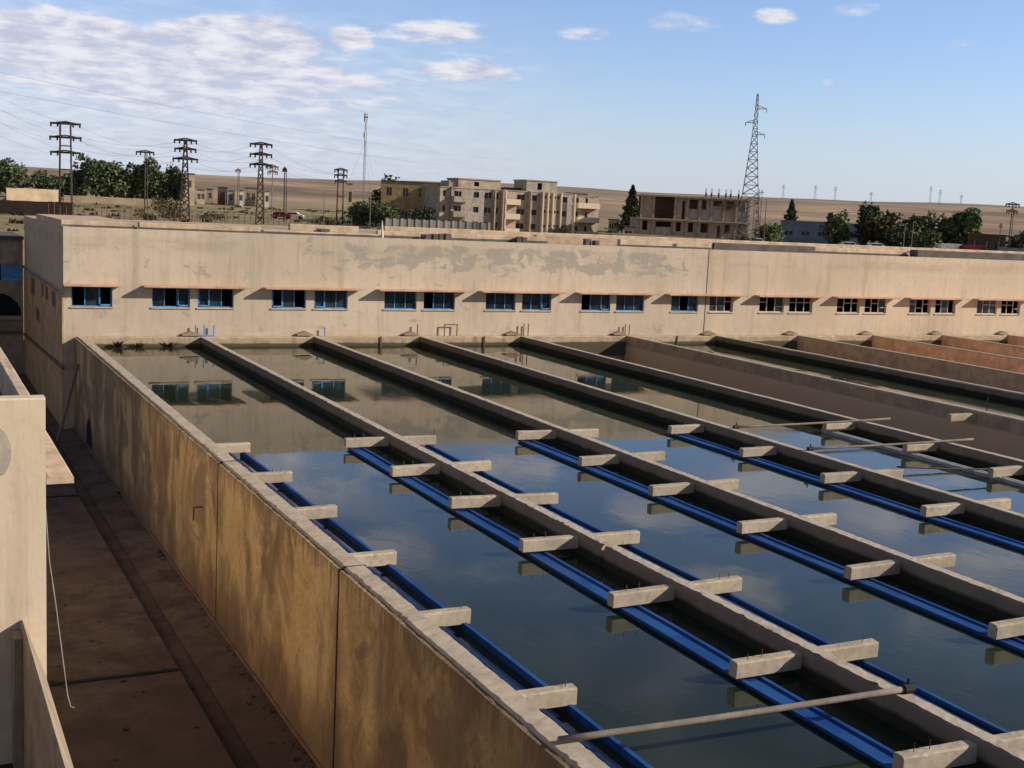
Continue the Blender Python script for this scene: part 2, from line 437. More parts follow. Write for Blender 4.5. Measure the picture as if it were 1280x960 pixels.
# outer wall
ow = empty('tank_wall', (8.4, YN, -4.75), 'tall outer tank wall with streaked ochre plaster beside the yard', 'wall')
def par(o, p):
    o.parent = p; o.matrix_parent_inverse = p.matrix_world.inverted() if False else Matrix.Translation(-p.location); return o
def plink(name, bm, mat, p, smooth=False):
    "link a mesh given in world coordinates under an unrotated root at p.location"
    for v in bm.verts: v.co -= p.location
    return link(name, bm, mat, p, smooth)
bm = BM(); rough_box(bm, 8.20, 8.66, YN, YF-.02, -5.4, -.0, .12, .012, 11, chips=1.0)
plink('core', bm, M['outer'], ow)
joints = [YN, 12.8, 23.58, 34.37, 45.2, 56.0, YF-.02]
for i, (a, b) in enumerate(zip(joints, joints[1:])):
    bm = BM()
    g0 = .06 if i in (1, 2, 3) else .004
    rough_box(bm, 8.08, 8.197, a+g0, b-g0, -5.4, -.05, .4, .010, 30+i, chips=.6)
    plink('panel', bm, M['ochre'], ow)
for yj in (12.8, 23.58, 34.37):
    bm = BM(); box(bm, 8.10, 8.19, yj-.058, yj+.058, -5.3, -.06); box(bm, 8.16, 8.665, yj-.012, yj+.012, -.07, .012); plink('panel_joint', bm, M['dark'], ow)
bm = BM(); tube(bm, [(8.045, y, -4.70+.05*noise.noise(Vector((y*.4, 0, 0)))) for y in [3+i*1.0 for i in range(83)]], .05, 6)
plink('skirting_pipe', bm, M['rust'], ow)
bm = BM(); tube(bm, [(8.07, 36.2, -1.75), (7.80, 36.2, -1.75), (7.80, 36.2, -2.15)], .03, 6)
plink('hook', bm, M['rust'], ow)

# dividing walls
for k, x in CW.items():
    wl = empty('dividing_wall', (x, YN, -.6), {
        2: 'nearest dividing wall with a broken notch in its concrete top',
        5: 'dividing wall that carries the two long grey pipes, dry basin behind it',
        6: 'dividing wall with a two-tone brown face over the dry basin',
        7: 'dividing wall with a dark wet face beyond the narrow strip of water',
        }.get(k, f'{ORD[k]} concrete dividing wall between basins counted from the left'), 'wall', 'dividing walls between the basins')
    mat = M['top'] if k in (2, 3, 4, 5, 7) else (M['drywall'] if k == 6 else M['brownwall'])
    x0, x1 = x-TH/2, x+TH/2
    if k == 2:
        segs = [(YN, 23.42), (23.56, YF-.3)]
    else: segs = [(YN, YF-.3)]
    for (a, b) in segs:
        bm = BM(); rough_box(bm, x0, x1, a, b, -3.6, 0, .11 if k < 4 else .3, .011 if k < 4 else .010, 50+k+int(a), chips=1.1 if k == 2 else .6)
        plink('wall_body', bm, mat, wl)
    if k == 2:
        bm = BM(); rough_box(bm, x0+.03, x1-.05, 23.43, 23.55, -3.6, -.16, .1, .02, 5, chips=2)
        plink('broken_joint', bm, M['top'], wl)
    if k >= 6:
        bm = BM(); rough_box(bm, x0-.012, x1+.012, YN, YF-.3, -.045, .018, .8, .01, 80+k, chips=.4)
        plink('coping', bm, M['outer'], wl)

# near end wall closing the basins, and basin water and floors
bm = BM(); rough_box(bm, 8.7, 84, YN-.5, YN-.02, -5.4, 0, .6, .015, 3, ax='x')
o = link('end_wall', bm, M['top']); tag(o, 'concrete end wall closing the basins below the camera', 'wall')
bounds = [8.66]+[CW[k] for k in sorted(CW)]
for i, (a, b) in enumerate(zip(bounds, bounds[1:])):
    wet = i in (0, 1, 2, 3, 5)
    bm = BM()
    z = WZ if wet else -3.3
    v = [bm.verts.new(p) for p in ((a+(.0 if i == 0 else .15), YN-.02, z), (b-.15, YN-.02, z), (b-.15, YF+.1, z), (a+(.0 if i == 0 else .15), YF+.1, z))]
    bm.faces.new(v)
    tag(link('water' if wet else 'basin_floor', bm, M['water'] if wet else M['floor']), kind='structure')
bm = BM(); box(bm, 8.66, 84, YN, YF, -4.2, -3.9); tag(link('tank_base', bm, M['floor']), kind='structure')

# ------------------------------------------------------------------ beams
BY = [37.45, 33.15, 28.98, 24.75, 20.68, 16.58, 12.55, 8.45, 4.4]
def beam_mesh(x0, x1, seed, pins):
    root = BM()
    rnd = random.Random(seed)
    rough_box(root, x0, x1, -.115, .115, -.385, -.10, .09, .006, seed, ax='x', chips=.5)
    return root
ordn = ['farthest', 'second', 'third', 'fourth', 'fifth', 'sixth', 'seventh', 'eighth', 'nearest']
wallname = {1: 'the tall ochre outer wall', 2: 'the first dividing wall', 3: 'the second dividing wall', 4: 'the third dividing wall', 5: 'the fourth dividing wall', 6: 'the fifth dividing wall'}
cnt = {1: range(8), 2: range(8), 3: range(8), 4: range(8), 5: range(6), 6: [0]}
seed = 0
for k in (1, 2, 3, 4, 5, 6):
    for i in cnt[k]:
        seed += 1
        y = BY[i]-(.3 if k == 5 else 0)
        if k == 5: y = [36.6, 32.3, 28.35, 24.2, 20.1, 16.0][i]
        if k == 1: rx0, rx1, cx = -.05, 1.12, 8.70
        elif k == 6: rx0, rx1, cx = -1.55, -.1, CW[6]
        else: rx0, rx1, cx = -1.6, 1.57, CW[k]
        if k == 5 or (k == 4 and i < 2): rx1 = .12
        rnd = random.Random(seed*5)
        vr = random.Random(seed*11)
        bm = beam_mesh(rx0-(vr.uniform(-.03, .09) if k != 1 else 0), rx1+(vr.uniform(-.10, .06) if k != 6 else 0), seed, 0)
        o = link('concrete_beam', bm, M['beam'])
        o.location = (cx, y, 0); o.rotation_euler = (R(rnd.uniform(-2.5, 2.5)), R(rnd.uniform(-.8, .8)), R(rnd.uniform(-2.6, 2.6)))
        side = 'jutting from' if k in (1, 6) else 'laid across'
        if i == 0 and k == 6: lab = 'lone short concrete beam jutting over the dry basin'
        else: lab = f'{ordn[i]} pale concrete beam {side} {wallname[k]}' + (', counted from the far end' if i else '')
        tag(o, lab, 'beam', 'concrete beams across the basin walls')
        if k == 2 or (k == 1 and i > 3) or rnd.random() < .25:
            for px in ([-1.3, -1.0] if k == 2 else []) + [rx1-.25, rx1-.5][:rnd.choice((1, 2))]:
                bm = BM(); bar(bm, (px, 0, -.11), (px+rnd.uniform(-.01, .01), 0, .0+rnd.random()*.06), .009)
                link('rebar_stub', bm, M['rust'], o)

# ------------------------------------------------------------------ troughs
def trough(xc, y0, y1, label, w=.50, zt=-.37, zb=-.66, mats=('blue', 'bluein'), t=.045, fz=.07, grp='blue overflow troughs along the walls'):
    o = empty('overflow_trough', (xc, y0, WZ), label, 'trough', grp)
    n = int((y1-y0)/1.4)
    for name, (a, b, c, d), mt in (('side_plate', (-w/2, -w/2+t, zb, zt), mats[0]), ('side_plate', (w/2-t, w/2, zb, zt), mats[0]),
                               ('trough_floor', (-w/2+t+.002, w/2-t-.002, zb, zb+fz), mats[1])):
        bm = BM()
        rs = []
        for i in range(n+1):
            y = y0+(y1-y0)*i/n
            dx = .03*noise.noise(Vector((y*.3, xc, a*3))); dz = .02*noise.noise(Vector((y*.4, xc, 7+a)))
            lip = .0 if name == 'trough_floor' else .035
            s = -1 if a < 0 else 1
            if name == 'side_plate' and mats[1] == 'bluein' and a < 0: mt = 'bluein'
            if name == 'trough_floor': sec = [(a, c), (b, c), (b, d), (a, d)]
            elif s < 0: sec = [(b, c), (b, d), (a-lip, d), (a-lip, d-.04), (a, d-.04), (a, c)]
            else: sec = [(a, c), (b, c), (b, d-.04), (b+lip, d-.04), (b+lip, d), (a, d)]
            rs.append([bm.verts.new((xc+q+dx, y, z+dz)) for q, z in sec])
        for r1, r2 in zip(rs, rs[1:]):
            for q in range(len(r1)): bm.faces.new((r1[q], r1[(q+1) % len(r1)], r2[(q+1) % len(r1)], r2[q]))
        bm.faces.new(rs[0]); bm.faces.new(rs[-1][::-1])
        plink(name, bm, M[mt], o)
    return o
Y1 = BY[0]+.25
trough(9.36, YN+.3, Y1, 'blue overflow trough beside the tall ochre outer wall')
for k, nm in ((2, 'first'), (3, 'second'), (4, 'third')):
    trough(CW[k]-1.22, YN+.3, Y1, f'blue overflow trough on the left side of the {nm} dividing wall', w=.42, zt=-.43, zb=-.68, fz=.21, mats=('blue', 'blue'))
    if k < 4: trough(CW[k]+1.18, YN+.3, Y1, f'blue overflow trough on the right side of the {nm} dividing wall', w=.34, zt=-.44, zb=-.68, fz=.16, mats=('blue', 'blue'))
trough(CW[5]-1.25, YN+.3, 37.0, 'narrow pale grey trough left of the wall with two pipes', w=.24, mats=('galv', 'galv'), zt=-.40, grp=None)
# thin pipes hugging the outer wall
for dx, r, zz, lb in ((8.80, .035, -.30, 'upper thin grey pipe running between the outer wall and blue trough'), (8.93, .03, -.42, 'lower thin pipe running close beside the outermost blue trough')):
    bm = BM(); tube(bm, [(dx+.02*noise.noise(Vector((y*.3, dx, 0))), y, zz+.02*noise.noise(Vector((y*.25, dx, 4)))) for y in [YN+.3+i*.9 for i in range(39)]], r, 6)
    tag(link('wall_pipe', bm, M['pipe'], smooth=True), lb, 'pipe')

def cross_pipe(p, q, r, label, black=None, mat='pipe'):
    p, q = Vector(p), Vector(q)
    o = empty('cross_pipe', p, label, 'pipe')
    bm = BM(); tube(bm, [p.lerp(q, i/8)+Vector((0, 0, -.02*math.sin(PI*i/8))) for i in range(9)], r, 10); plink('pipe_body', bm, M[mat], o, True)
    if black is not None:
        e = p if black == 0 else q
        d = (q-p).normalized()
        bm = BM(); tube(bm, [e-d*.10, e+d*.10], r*1.7, 10); tube(bm, [e+Vector((0, 0, r)), e+Vector((0, 0, r+.12))], r*.5, 6)
        plink('end_fitting', bm, M['black'], o)
    return o
cross_pipe((27.3, 35.86, .06), (34.85, 36.02, .10), .042, 'farther long grey pipe lying across two dividing walls', 0)
cross_pipe((27.3, 31.75, .06), (34.75, 31.72, .10), .042, 'nearer long grey pipe lying across two dividing walls', 0)
cross_pipe((28.5, 28.95, -.03), (32.2, 28.5, -.20), .03, 'short thin dark rod from beam end to grey trough', None, 'steel')
cross_pipe((8.3, 14.45, .075), (14.66, 14.2, .075), .052, 'nearest grey pipe spanning from the outer wall to the first dividing wall', 1)

# little fixtures in the water
for (x, y, k) in ((12.9+3.5, 38.4, 0), (45.6, 41, 0), (45.9, 41.3, 0)):
    bm = BM(); bar(bm, (x, y, WZ-.2), (x+.05, y+.02, WZ+.42), .014); 
    tag(link('marker_stake', bm, M['steel']), 'thin dark stake poking out of the water'+(' beside the second wall' if k == 0 and x < 20 else ' in the narrow strip beyond the dry basin'), 'stake', None if x < 20 else 'stakes in the far water strip')

# ------------------------------------------------------------------ filter building
X0, X1, DEP, HT = 7.55, 112., 21., 5.57
fb = empty('filter_building', (X0, YF, -.0), 'long low beige plastered building with a row of strip windows behind the basins', 'building')
wins = [(7.94, 9.95)]
pairs = [(11.95, 13.92, 14.34, 16.25), (18.35, 20.28, 20.75, 22.70), (24.90, 26.88, 27.32, 29.3), (31.3, 33.28, 33.72, 35.72), (37.85, 39.93, 40.34, 42.40), (44.47, 46.55, 47.45, 49.35)]
x = 51.5
while x < 106:
    pairs.append((x, x+2.05, x+2.5, x+4.5)); x += 6.66
for a, b, c, d in pairs: wins += [(a, b), (c, d)]
Z0W, Z1W = 1.53, 2.58
JX = 47.12
def build_wall(xa, xb, mat):
    hs = [(a, b, Z0W, Z1W) for a, b in wins if a > xa and b < xb]
    bm = BM()
    sheet_holes(bm, xa, xb, -5.4, HT, hs, YF, .32)
    # back and returns
    for v in ((xa, xb),):
        q = [bm.verts.new(p) for p in ((xa, YF+.3, HT), (xb, YF+.3, HT), (xb, YF, HT), (xa, YF, HT))]
        bm.faces.new(q)
    for v in bm.verts: v.co -= fb.location
    me = bpy.data.meshes.new('wall'); bm.normal_update(); bm.to_mesh(me); bm.free(); me.materials.append(mat)
    o = bpy.data.objects.new('wall', me); col.objects.link(o); o.parent = fb
    return o
build_wall(X0, JX-.03, M['facade']); build_wall(JX+.03, X1, M['facade_r'])
bm = BM(); box(bm, JX-.029, JX+.029, YF+.06, YF+.3, -1.2, HT); plink('expansion_joint', bm, M['dark'], fb)
# end wall (upper block and lower part), back wall
bm = BM(); box(bm, X0-.0, X0+.3, YF+.301, YF+DEP, 2.3, HT-.002); plink('end_wall', bm, M['endwall'], fb)
bm = BM(); box(bm, X0-.06, X0+.3, YF+.001, YF+DEP, -5.4, 2.24); plink('lower_end_wall', bm, M['annex'], fb)
bm = BM()
rough_box(bm, X0-.22, X0+.1, YF-.1, YF+DEP, 2.24, 2.36, .5, .02, 4); plink('end_wall_ledge', bm, M['top'], fb)
bm = BM(); tube(bm, [(X0-.12, YF-1+i, -1.5-.03*i) for i in range(22)], .09, 8); plink('wall_pipe', bm, M['rust'], fb)
for yy, w, z0, z1 in ((69.0, 1.6, 1.2, 2.0), (72.5, 1.4, 1.3, 2.0), (74.9, 1.0, 1.3, 2.0), (80, 2.0, .9, 1.9), (77.3, 1.8, -.4, .3)):
    bm = BM(); box(bm, X0-.075, X0-.061, yy, yy+w, z0, z1); plink('vent_opening', bm, M['rust'], fb)
bm = BM(); box(bm, X0+.3, X1, YF+DEP-.3, YF+DEP, -5, HT-.01); box(bm, X1-.3, X1-.001, YF+.3, YF+DEP-.301, -5, HT-.01); plink('back_wall', bm, M['endwall'], fb)
bm = BM(); box(bm, X0+.301, X1-.301, YF+.301, YF+DEP-.301, HT-.25, HT-.06); plink('roof', bm, M['roof'], fb)
bm = BM(); box(bm, X0+.3, X1-.3, YF+2.2, YF+2.4, -1, HT-.26); box(bm, X0+.3, X1-.3, YF+.33, YF+2.2, .4, .5); plink('dark_interior', bm, M['dark'], fb)
# roof upstands
for xa, xb, ya, yb, z1, mt in ((X0+.05, 11.2, 67.2, 80, .30, 'upstand'), (11.45, 17.9, 67.0, 67.5, .34, 'upstand'), (18.2, 25.0, 67.5, 69.5, .16, 'upstand'),
                               (20.6, 24.8, 70.6, 71.0, .50, 'upstand'), (25.3, 36.4, 68.6, 69.0, .34, 'upstand'), (36.6, 43.4, 70.2, 70.6, .42, 'roof'), (41.3, 48.4, 67.6, 68.0, .40, 'upstand'),
                               (48.5, 57.0, 67.5, 68.2, .42, 'roofdark'), (57.2, 66.5, 68.6, 69.0, .36, 'upstand'), (66.6, 90, 67.6, 68.4, .46, 'roofdark'), (30, 100, 80, 80.4, .4, 'upstand')):
    bm = BM(); rough_box(bm, xa, xb, ya, yb, HT-.06, HT+z1, .7, .02, int(xa*7), ax='x', chips=.6); plink('roof_upstand', bm, M[mt], fb)
    if mt == 'upstand' and xa < 60:
        bm = BM(); rough_box(bm, xa-.1, xb+.15, ya-.035, ya-.002, HT-.06, HT+.085, .5, .012, int(xa*5), ax='x'); plink('shadow_line_strip', bm, M['roofdark'], fb)  # dark strip painting in the shadow line under the upstand
bm = BM()
q = [(25.05, 67.4, HT), (25.25, 67.4, HT), (25.25, 67.6, HT), (25.05, 67.6, HT)]
tube(bm, [(25.15, 67.5, HT-.05), (25.12, 67.5, HT+.95)], .09, 6, r2=.02); plink('roof_vent', bm, M['white'], fb)
for dx, s in ((21.9, .5), (28.4, .35), (29.3, .3), (34.4, .35), (39.3, .45), (45.6, .3)):
    bm = BM()
    for i in range(7):
        a = Vector((dx+random.uniform(-s, s), 68.0+random.uniform(-.3, .3), HT+.02))
        h = random.uniform(.1, .25); box(bm, a.x-.18, a.x+.12, a.y-.12, a.y+.15, HT-.05, HT+.1+h)
    plink('roof_rubble', bm, M['roofdark'], fb)
# ledge at the foot of the facade
bm = BM(); rough_box(bm, 8.68, X1, YF-.42, YF-.005, -1.2, .0, .5, .02, 9, ax='x', chips=1.5); plink('foot_ledge', bm, M['ledge'], fb)
# windows
def window(a, b, blue, n=3, broken=False):
    root_bm = BM()
    w = b-a; t = .055; yy = YF+.10
    fr = 'bframe' if blue else 'wframe'
    box(root_bm, a, b, yy, yy+.07, Z1W-t, Z1W); box(root_bm, a, b, yy, yy+.07, Z0W, Z0W+t)
    box(root_bm, a, a+t, yy+.001, yy+.069, Z0W+t, Z1W-t); box(root_bm, b-t, b, yy+.001, yy+.069, Z0W+t, Z1W-t)
    f = plink('window', root_bm, M[fr], fb)
    return f, yy
cnt_w = 0
for a, b in wins:
    blue = a < 47
    f, yy = window(a, b, blue)
    rnd = random.Random(int(a*10))
    t = .05
    loc = fb.location
    bm = BM()
    nn = 3
    xs = [a+(b-a)*i/nn for i in range(1, nn)]
    for xm in xs:
        bq = BM(); box(bq, xm-t/2, xm+t/2, yy+.004, yy+.062, Z0W+.056, Z1W-.056)
        o = plink('mullion', bq, M['bframe' if blue else 'wframe'], fb); o.parent = f
    if not blue:
        for i in range(nn):
            if rnd.random() < .75:
                xa, xb = a+(b-a)*i/nn+t/2+.003, a+(b-a)*(i+1)/nn-t/2-.003
                zz = Z0W+(Z1W-Z0W)*rnd.choice((.35, .62, .62)); bq = BM(); box(bq, xa, xb, yy+.008, yy+.058, zz, zz+.05); o = plink('transom', bq, M['wframe'], fb); o.parent = f
    bm.free()
    for i in range(nn):
        if not blue and rnd.random() < .6: continue
        if blue and rnd.random() < .2: continue
        xa, xb = a+(b-a)*i/nn+.05, a+(b-a)*(i+1)/nn-.05
        bm = BM(); box(bm, xa, xb, yy+.03, yy+.04, Z0W+.056, Z1W-.056)
        o = plink('pane', bm, M['glass'], fb); o.parent = f
    if blue and rnd.random() < .55:            # an open blue casement panel
        bm = BM(); i = rnd.randrange(nn); xa = a+(b-a)*i/nn
        box(bm, xa+.03, xa+.08, yy-.05, yy-.005, Z0W+.06, Z1W-.06); box(bm, xa+.03, xa+(b-a)/nn-.03, yy-.05, yy-.005, Z0W+.06, Z0W+.13)
        box(bm, xa+(b-a)/nn-.08, xa+(b-a)/nn-.03, yy-.051, yy-.006, Z0W+.131, Z1W-.06)
        o = plink('casement', bm, M['bframe'], fb); o.parent = f
    bm = BM(); box(bm, a-.06, b+.06, YF-.06, YF+.099, Z0W-.07, Z0W-.002)
    o = plink('sill', bm, M['upstand'], fb); o.parent = f
# canopies over the window pairs
cano = [(X0-.03, 10.35)]+[(p[0]-.5, p[3]+.72) for p in pairs]
for a, b in cano:
    bm = BM(); rough_box(bm, a, b, YF-.62, YF-.003, 2.60, 2.68, .45, .006, int(a*3), ax='x', chips=.3); plink('canopy', bm, M['canopy'], fb)

# sluice hoods and stem rods at the far end of each wall
for k, x in CW.items():
    bm = BM()
    xc = x-.62
    pts = [(-.42, 0, .05), (.42, 0, .05), (.5, -.02, .12), (0, 0, .30), (-.5, -.02, .12)]
    f1 = [bm.verts.new((xc+p[0], YF-.40, p[2])) for p in pts]; f2 = [bm.verts.new((xc+p[0], YF-.02, p[2])) for p in pts]
    bm.faces.new(f1); bm.faces.new(f2[::-1])
    for i in range(5): bm.faces.new((f1[i], f2[i], f2[(i+1) % 5], f1[(i+1) % 5]))
    tag(link('sluice_cover', bm, M['shade']), f'small gabled concrete sluice cover beside the {ORD[k]} dividing wall', 'sluice cover', 'sluice covers along the foot of the building')
for k, dx, h, mt, lab in ((2, (-.35, .1, .62), .62, 'bframe', 'bright blue sluice rods rising behind the first dividing wall'), (3, (.55,), .5, 'bframe', 'single blue sluice rod behind the second dividing wall'),
                   (5, (.15, .45), .75, 'rust', 'pair of rusty sluice rods behind the fourth dividing wall'), (6, (-.15, .15), .72, 'rust', 'pair of rusty sluice rods behind the fifth dividing wall'),
                   (4, (-.2, 1.5, 2.3), .7, 'rust', 'rusty sluice rods against the stained wall patch')):
    bm = BM()
    for d in dx: tube(bm, [(CW[k]+d, YF-.2, -.1), (CW[k]+d, YF-.2, h)], .035, 6)
    if k in (4,): tube(bm, [(CW[k]+1.5, YF-.2, .68), (CW[k]+2.3, YF-.2, .68)], .03, 6)
    if k == 2: tube(bm, [(CW[k]-.35, YF-.2, .05), (CW[k]+.62, YF-.2, .05)], .05, 6)
    tag(link('sluice_rods', bm, M[mt]), lab, 'sluice rods')
# ledge stub posts
for x, r_ in ((24.6, 0), (31.1, 0), (44.8, 0)):
    bm = BM(); rough_box(bm, x-.05, x+.05, YF-.48, YF-.43, -.75, .0, .2, .02, int(x*9)); tag(link('stop_post', bm, M['rust']), 'dark rusty stub post against the ledge at the foot of the building', 'post', 'rusty stub posts along the ledge')
def tuft(name, x, y, z, h, n, mat, label, cat, grp=None, spread=.5):
    bm = BM(); rnd = random.Random(int(x*100+y))
    for i in range(n):
        a = rnd.uniform(0, 2*PI); l = h*rnd.uniform(.5, 1); s = spread*rnd.uniform(.1, 1)
        b = Vector((x+math.cos(a)*s*.3, y+math.sin(a)*s*.3, z)); tp = b+Vector((math.cos(a)*s, math.sin(a)*s, l))
        w = Vector((-math.sin(a), math.cos(a), 0))*h*.05
        mid = b.lerp(tp, .55)+Vector((0, 0, h*.12))
        v = [bm.verts.new(p) for p in (b-w, b+w, mid+w*1.4, tp, mid-w*1.4)]; bm.faces.new(v)
    return tag(link(name, bm, mat), label, cat, grp)
for i, (x, h) in enumerate(((10.3, .4), (11.3, .3), (12.9, .35))):
    tuft('weed', x, YF-.5, -.5, h, 40, M['scrub'], 'small weed clump growing from the wet ledge of the building', 'weed', 'weeds along the wet ledge')

bm = BM(); rnd = random.Random(21)
for i in range(700):
    y = rnd.uniform(9, 62)
    if rnd.random() < .6: x, z = 8.05-abs(rnd.gauss(0, .28)), -4.76
    else: x, z = rnd.uniform(2.6, 7.9), -4.6
    if z == -4.76: z = -4.93+(x-6.95)/1.16*.19
    if 6.28 < x < 6.97: z = -5.02
    r_ = rnd.choice((.012, .015, .02, .03, .05))*rnd.uniform(.6, 1.3)
    vs = [bm.verts.new((x+r_*rnd.uniform(.6, 1.2)*sx, y+r_*rnd.uniform(.6, 1.2)*sy, z+(r_*rnd.uniform(.5, 1.1) if sz else -.01))) for sz in (0, 1) for sy in (-1, 1) for sx in (-1, 1)]
    for f in ((0, 2, 3, 1), (4, 5, 7, 6), (0, 1, 5, 4), (2, 6, 7, 3), (0, 4, 6, 2), (1, 3, 7, 5)): bm.faces.new([vs[q] for q in f])
tag(link('rubble', bm, M['soil']), 'loose grit and small stones along the foot of the tank wall', 'rubble', kind='stuff')

# ------------------------------------------------------------------ transverse wing behind the yard
tw = empty('rear_wing', (-6, 87.2, -4.6), 'shaded rear wing across the end of the yard with blue window', 'building')
bm = BM(); sheet_holes(bm, -16, 7.45, -5.4, 4.0, [(5.1, 7.35, 1.3, 2.35), (1.2, 3.6, 1.3, 2.35)], 87.2, .3)
for v in bm.verts: v.co -= tw.location
me = bpy.data.meshes.new('wall'); bm.normal_update(); bm.to_mesh(me); bm.free(); me.materials.append(M['shade']); o = bpy.data.objects.new('wall', me); col.objects.link(o); o.parent = tw
bm = BM(); box(bm, -16, 7.5, 87.0, 96, 4.0, 4.2); plink('roof_slab', bm, M['roofdark'], tw)
bm = BM(); box(bm, -16, 7.4, 87.51, 87.6, -5, 3.99); box(bm, -16, 7.4, 95.6, 95.8, -5, 3.99); plink('dark_interior', bm, M['dark'], tw)
for a, b in ((5.1, 7.35), (1.2, 3.6)):
    bm = BM(); w = b-a
    box(bm, a+w*.45, b, 87.26, 87.32, 1.3, 2.35); f = plink('window', bm, M['bframe'], tw)
    bm = BM()
    for i in range(4): box(bm, a+w*.13*i, a+w*.13*i+.05, 87.27, 87.31, 1.3, 2.35)
    plink('window_bars', bm, M['wframe'], tw)
bm = BM(); box(bm, -16, 7.42, 87.08, 87.198, -2.2, -2.0); plink('wall_pipe', bm, M['rust'], tw)
bm = BM()
vs = [bm.verts.new((5.8+1.55*math.cos(PI*i/10), 87.19, -1.0+1.5*math.sin(PI*i/10))) for i in range(11)]; bm.faces.new(vs)
plink('arched_opening', bm, M['dark'], tw)
bm = BM(); box(bm, -16, 7.4, 86.95, 87.195, -1.25, -1.05); plink('string_course', bm, M['shade'], tw)

# leaning pipe and drum by the tank wall foot
bm = BM(); tube(bm, [(8.0, 64.1, -1.2), (6.75, 61.6, -4.6)], .08, 8); tag(link('leaning_pipe', bm, M['pipe'], smooth=True), 'long pipe leaning against the far end of the tank wall', 'pipe')
bm = BM()
for (r_, x_, mt) in ((.72, 8.066, 0),):
    vs = [bm.verts.new((x_, 60.6+r_*1.35*math.cos(PI*i/12), -4.7+r_*1.9*math.sin(PI*i/12))) for i in range(13)]; bm.faces.new(vs)
plink('culvert_opening', bm, M['dark'], ow)

# ------------------------------------------------------------------ left building
lb = empty('side_building', (0, 20, -4.6), 'pale plastered building corner at the left with a roof parapet and a jutting slab', 'building')
bm = BM(); rough_box(bm, -9, 2.02, 20.0, 20.32, -5.4, 4.28, 1.2, .008, 2, ax='x', chips=.2); plink('front_wall', bm, M['lite'], lb)
bm = BM(); box(bm, -9, 1.86, 20.321, 44, -5.4, 3.7); plink('side_wall', bm, M['lite'], lb)
bm = BM(); box(bm, -9, 1.64, 20.33, 43.9, 3.7, 3.76); plink('roof', bm, M['roofdark'], lb)
bm = BM(); rough_box(bm, 1.66, 1.85, 20.33, 44, 3.70, 4.26, .8, .008, 21, chips=.4); plink('parapet', bm, M['upstand'], lb)
bm = BM(); rough_box(bm, 2.03, 2.44, 20.02, 33, 2.90, 3.02, .8, .006, 22, chips=.3); plink('jutting_slab', bm, M['upstand'], lb)
bm = BM()
for (px_, pz_, sx_, sz_) in ((1.36, 3.45, .17, .36),):
    vs = [bm.verts.new((px_+sx_*math.cos(i*PI/8)*random.uniform(.92, 1.05), 19.985, pz_+sz_*math.sin(i*PI/8)*random.uniform(.93, 1.05))) for i in range(16)]; bm.faces.new(vs)
plink('cement_patch', bm, M['patch'], lb)
# sloped parapet coming towards the camera
bm = BM()
a, b = [], []
for y, L in ((19.99, a), (6.0, b)):
    for x, z in ((1.63, -5.4), (1.63, .71), (1.66, .76), (2.0, -.20), (2.02, -.29), (2.02, -5.4)): L.append(bm.verts.new((x, y, z)))
for i in range(6): bm.faces.new((a[i], a[(i+1) % 6], b[(i+1) % 6], b[i]))
bm.faces.new(a); bm.faces.new(b[::-1])
plink('stair_parapet', bm, M['shade'], lb)
bm = BM(); box(bm, -9, 1.62, 6, 19.98, -1.8, -1.6); plink('terrace', bm, M['soil'], lb)
bm = BM(); box(bm, 1.50, 1.625, 19.55, 19.985, -1.6, .6); plink('downpipe_casing', bm, M['shade'], lb)
bm = BM()
pts = [(2.42, 24, 1.46), (2.40, 24, 1.9), ]
pp = [(2.30, 24, 2.9), (2.42, 24, 1.46), (2.48, 24, .52), (2.60, 24, -.43), (2.71, 24, -1.40), (2.80, 24, -2.2), (2.86, 24, -2.45), (2.93, 24, -2.48)]
tube(bm, pp, .010, 5); tag(link('hanging_cable', bm, M['cable']), 'thin white cable dangling down beside the left building', 'cable')

# ------------------------------------------------------------------ vegetation
def crown(bm, c, rx, rz, n, leaf, rnd, shape='round'):
    lobes = []
    nl = 16 if shape == 'round' else 5
    for i in range(nl):
        a = rnd.uniform(0, 2*PI); t = rnd.uniform(-.75, .8); q = math.sqrt(max(0, 1-t*t))*rnd.uniform(.3, .9)
        lobes.append((Vector((c.x+math.cos(a)*q*rx, c.y+math.sin(a)*q*rx, c.z+t*rz*.75)), rnd.uniform(.28, .48)*rx, rnd.uniform(.28, .48)*rz))
    for i in range(n):
        if shape == 'cone':
            h = rnd.random()**.8; a = rnd.uniform(0, 2*PI)
            rr = rx*(1-h)*rnd.uniform(.55, 1.05)*(1+.25*math.sin(h*38))
            p = Vector((c.x+math.cos(a)*rr, c.y+math.sin(a)*rr, c.z-rz+2*rz*h))
        else:
            L, lr, lz = rnd.choice(lobes)
            d = Vector((rnd.gauss(0, 1), rnd.gauss(0, 1), rnd.gauss(0, 1))).normalized()*rnd.uniform(.55, 1.08)
            p = L+Vector((d.x*lr, d.y*lr, d.z*lz))
        s = leaf*rnd.uniform(.5, 1.3)
        u = Vector((rnd.gauss(0, 1), rnd.gauss(0, 1), rnd.gauss(0, .7))).normalized(); w = u.cross(Vector((rnd.gauss(0, 1), rnd.gauss(0, 1), rnd.gauss(0, 1)))).normalized()
        bm.faces.new([bm.verts.new(p+u*s), bm.verts.new(p+w*s*.6), bm.verts.new(p-u*s), bm.verts.new(p-w*s*.6)])
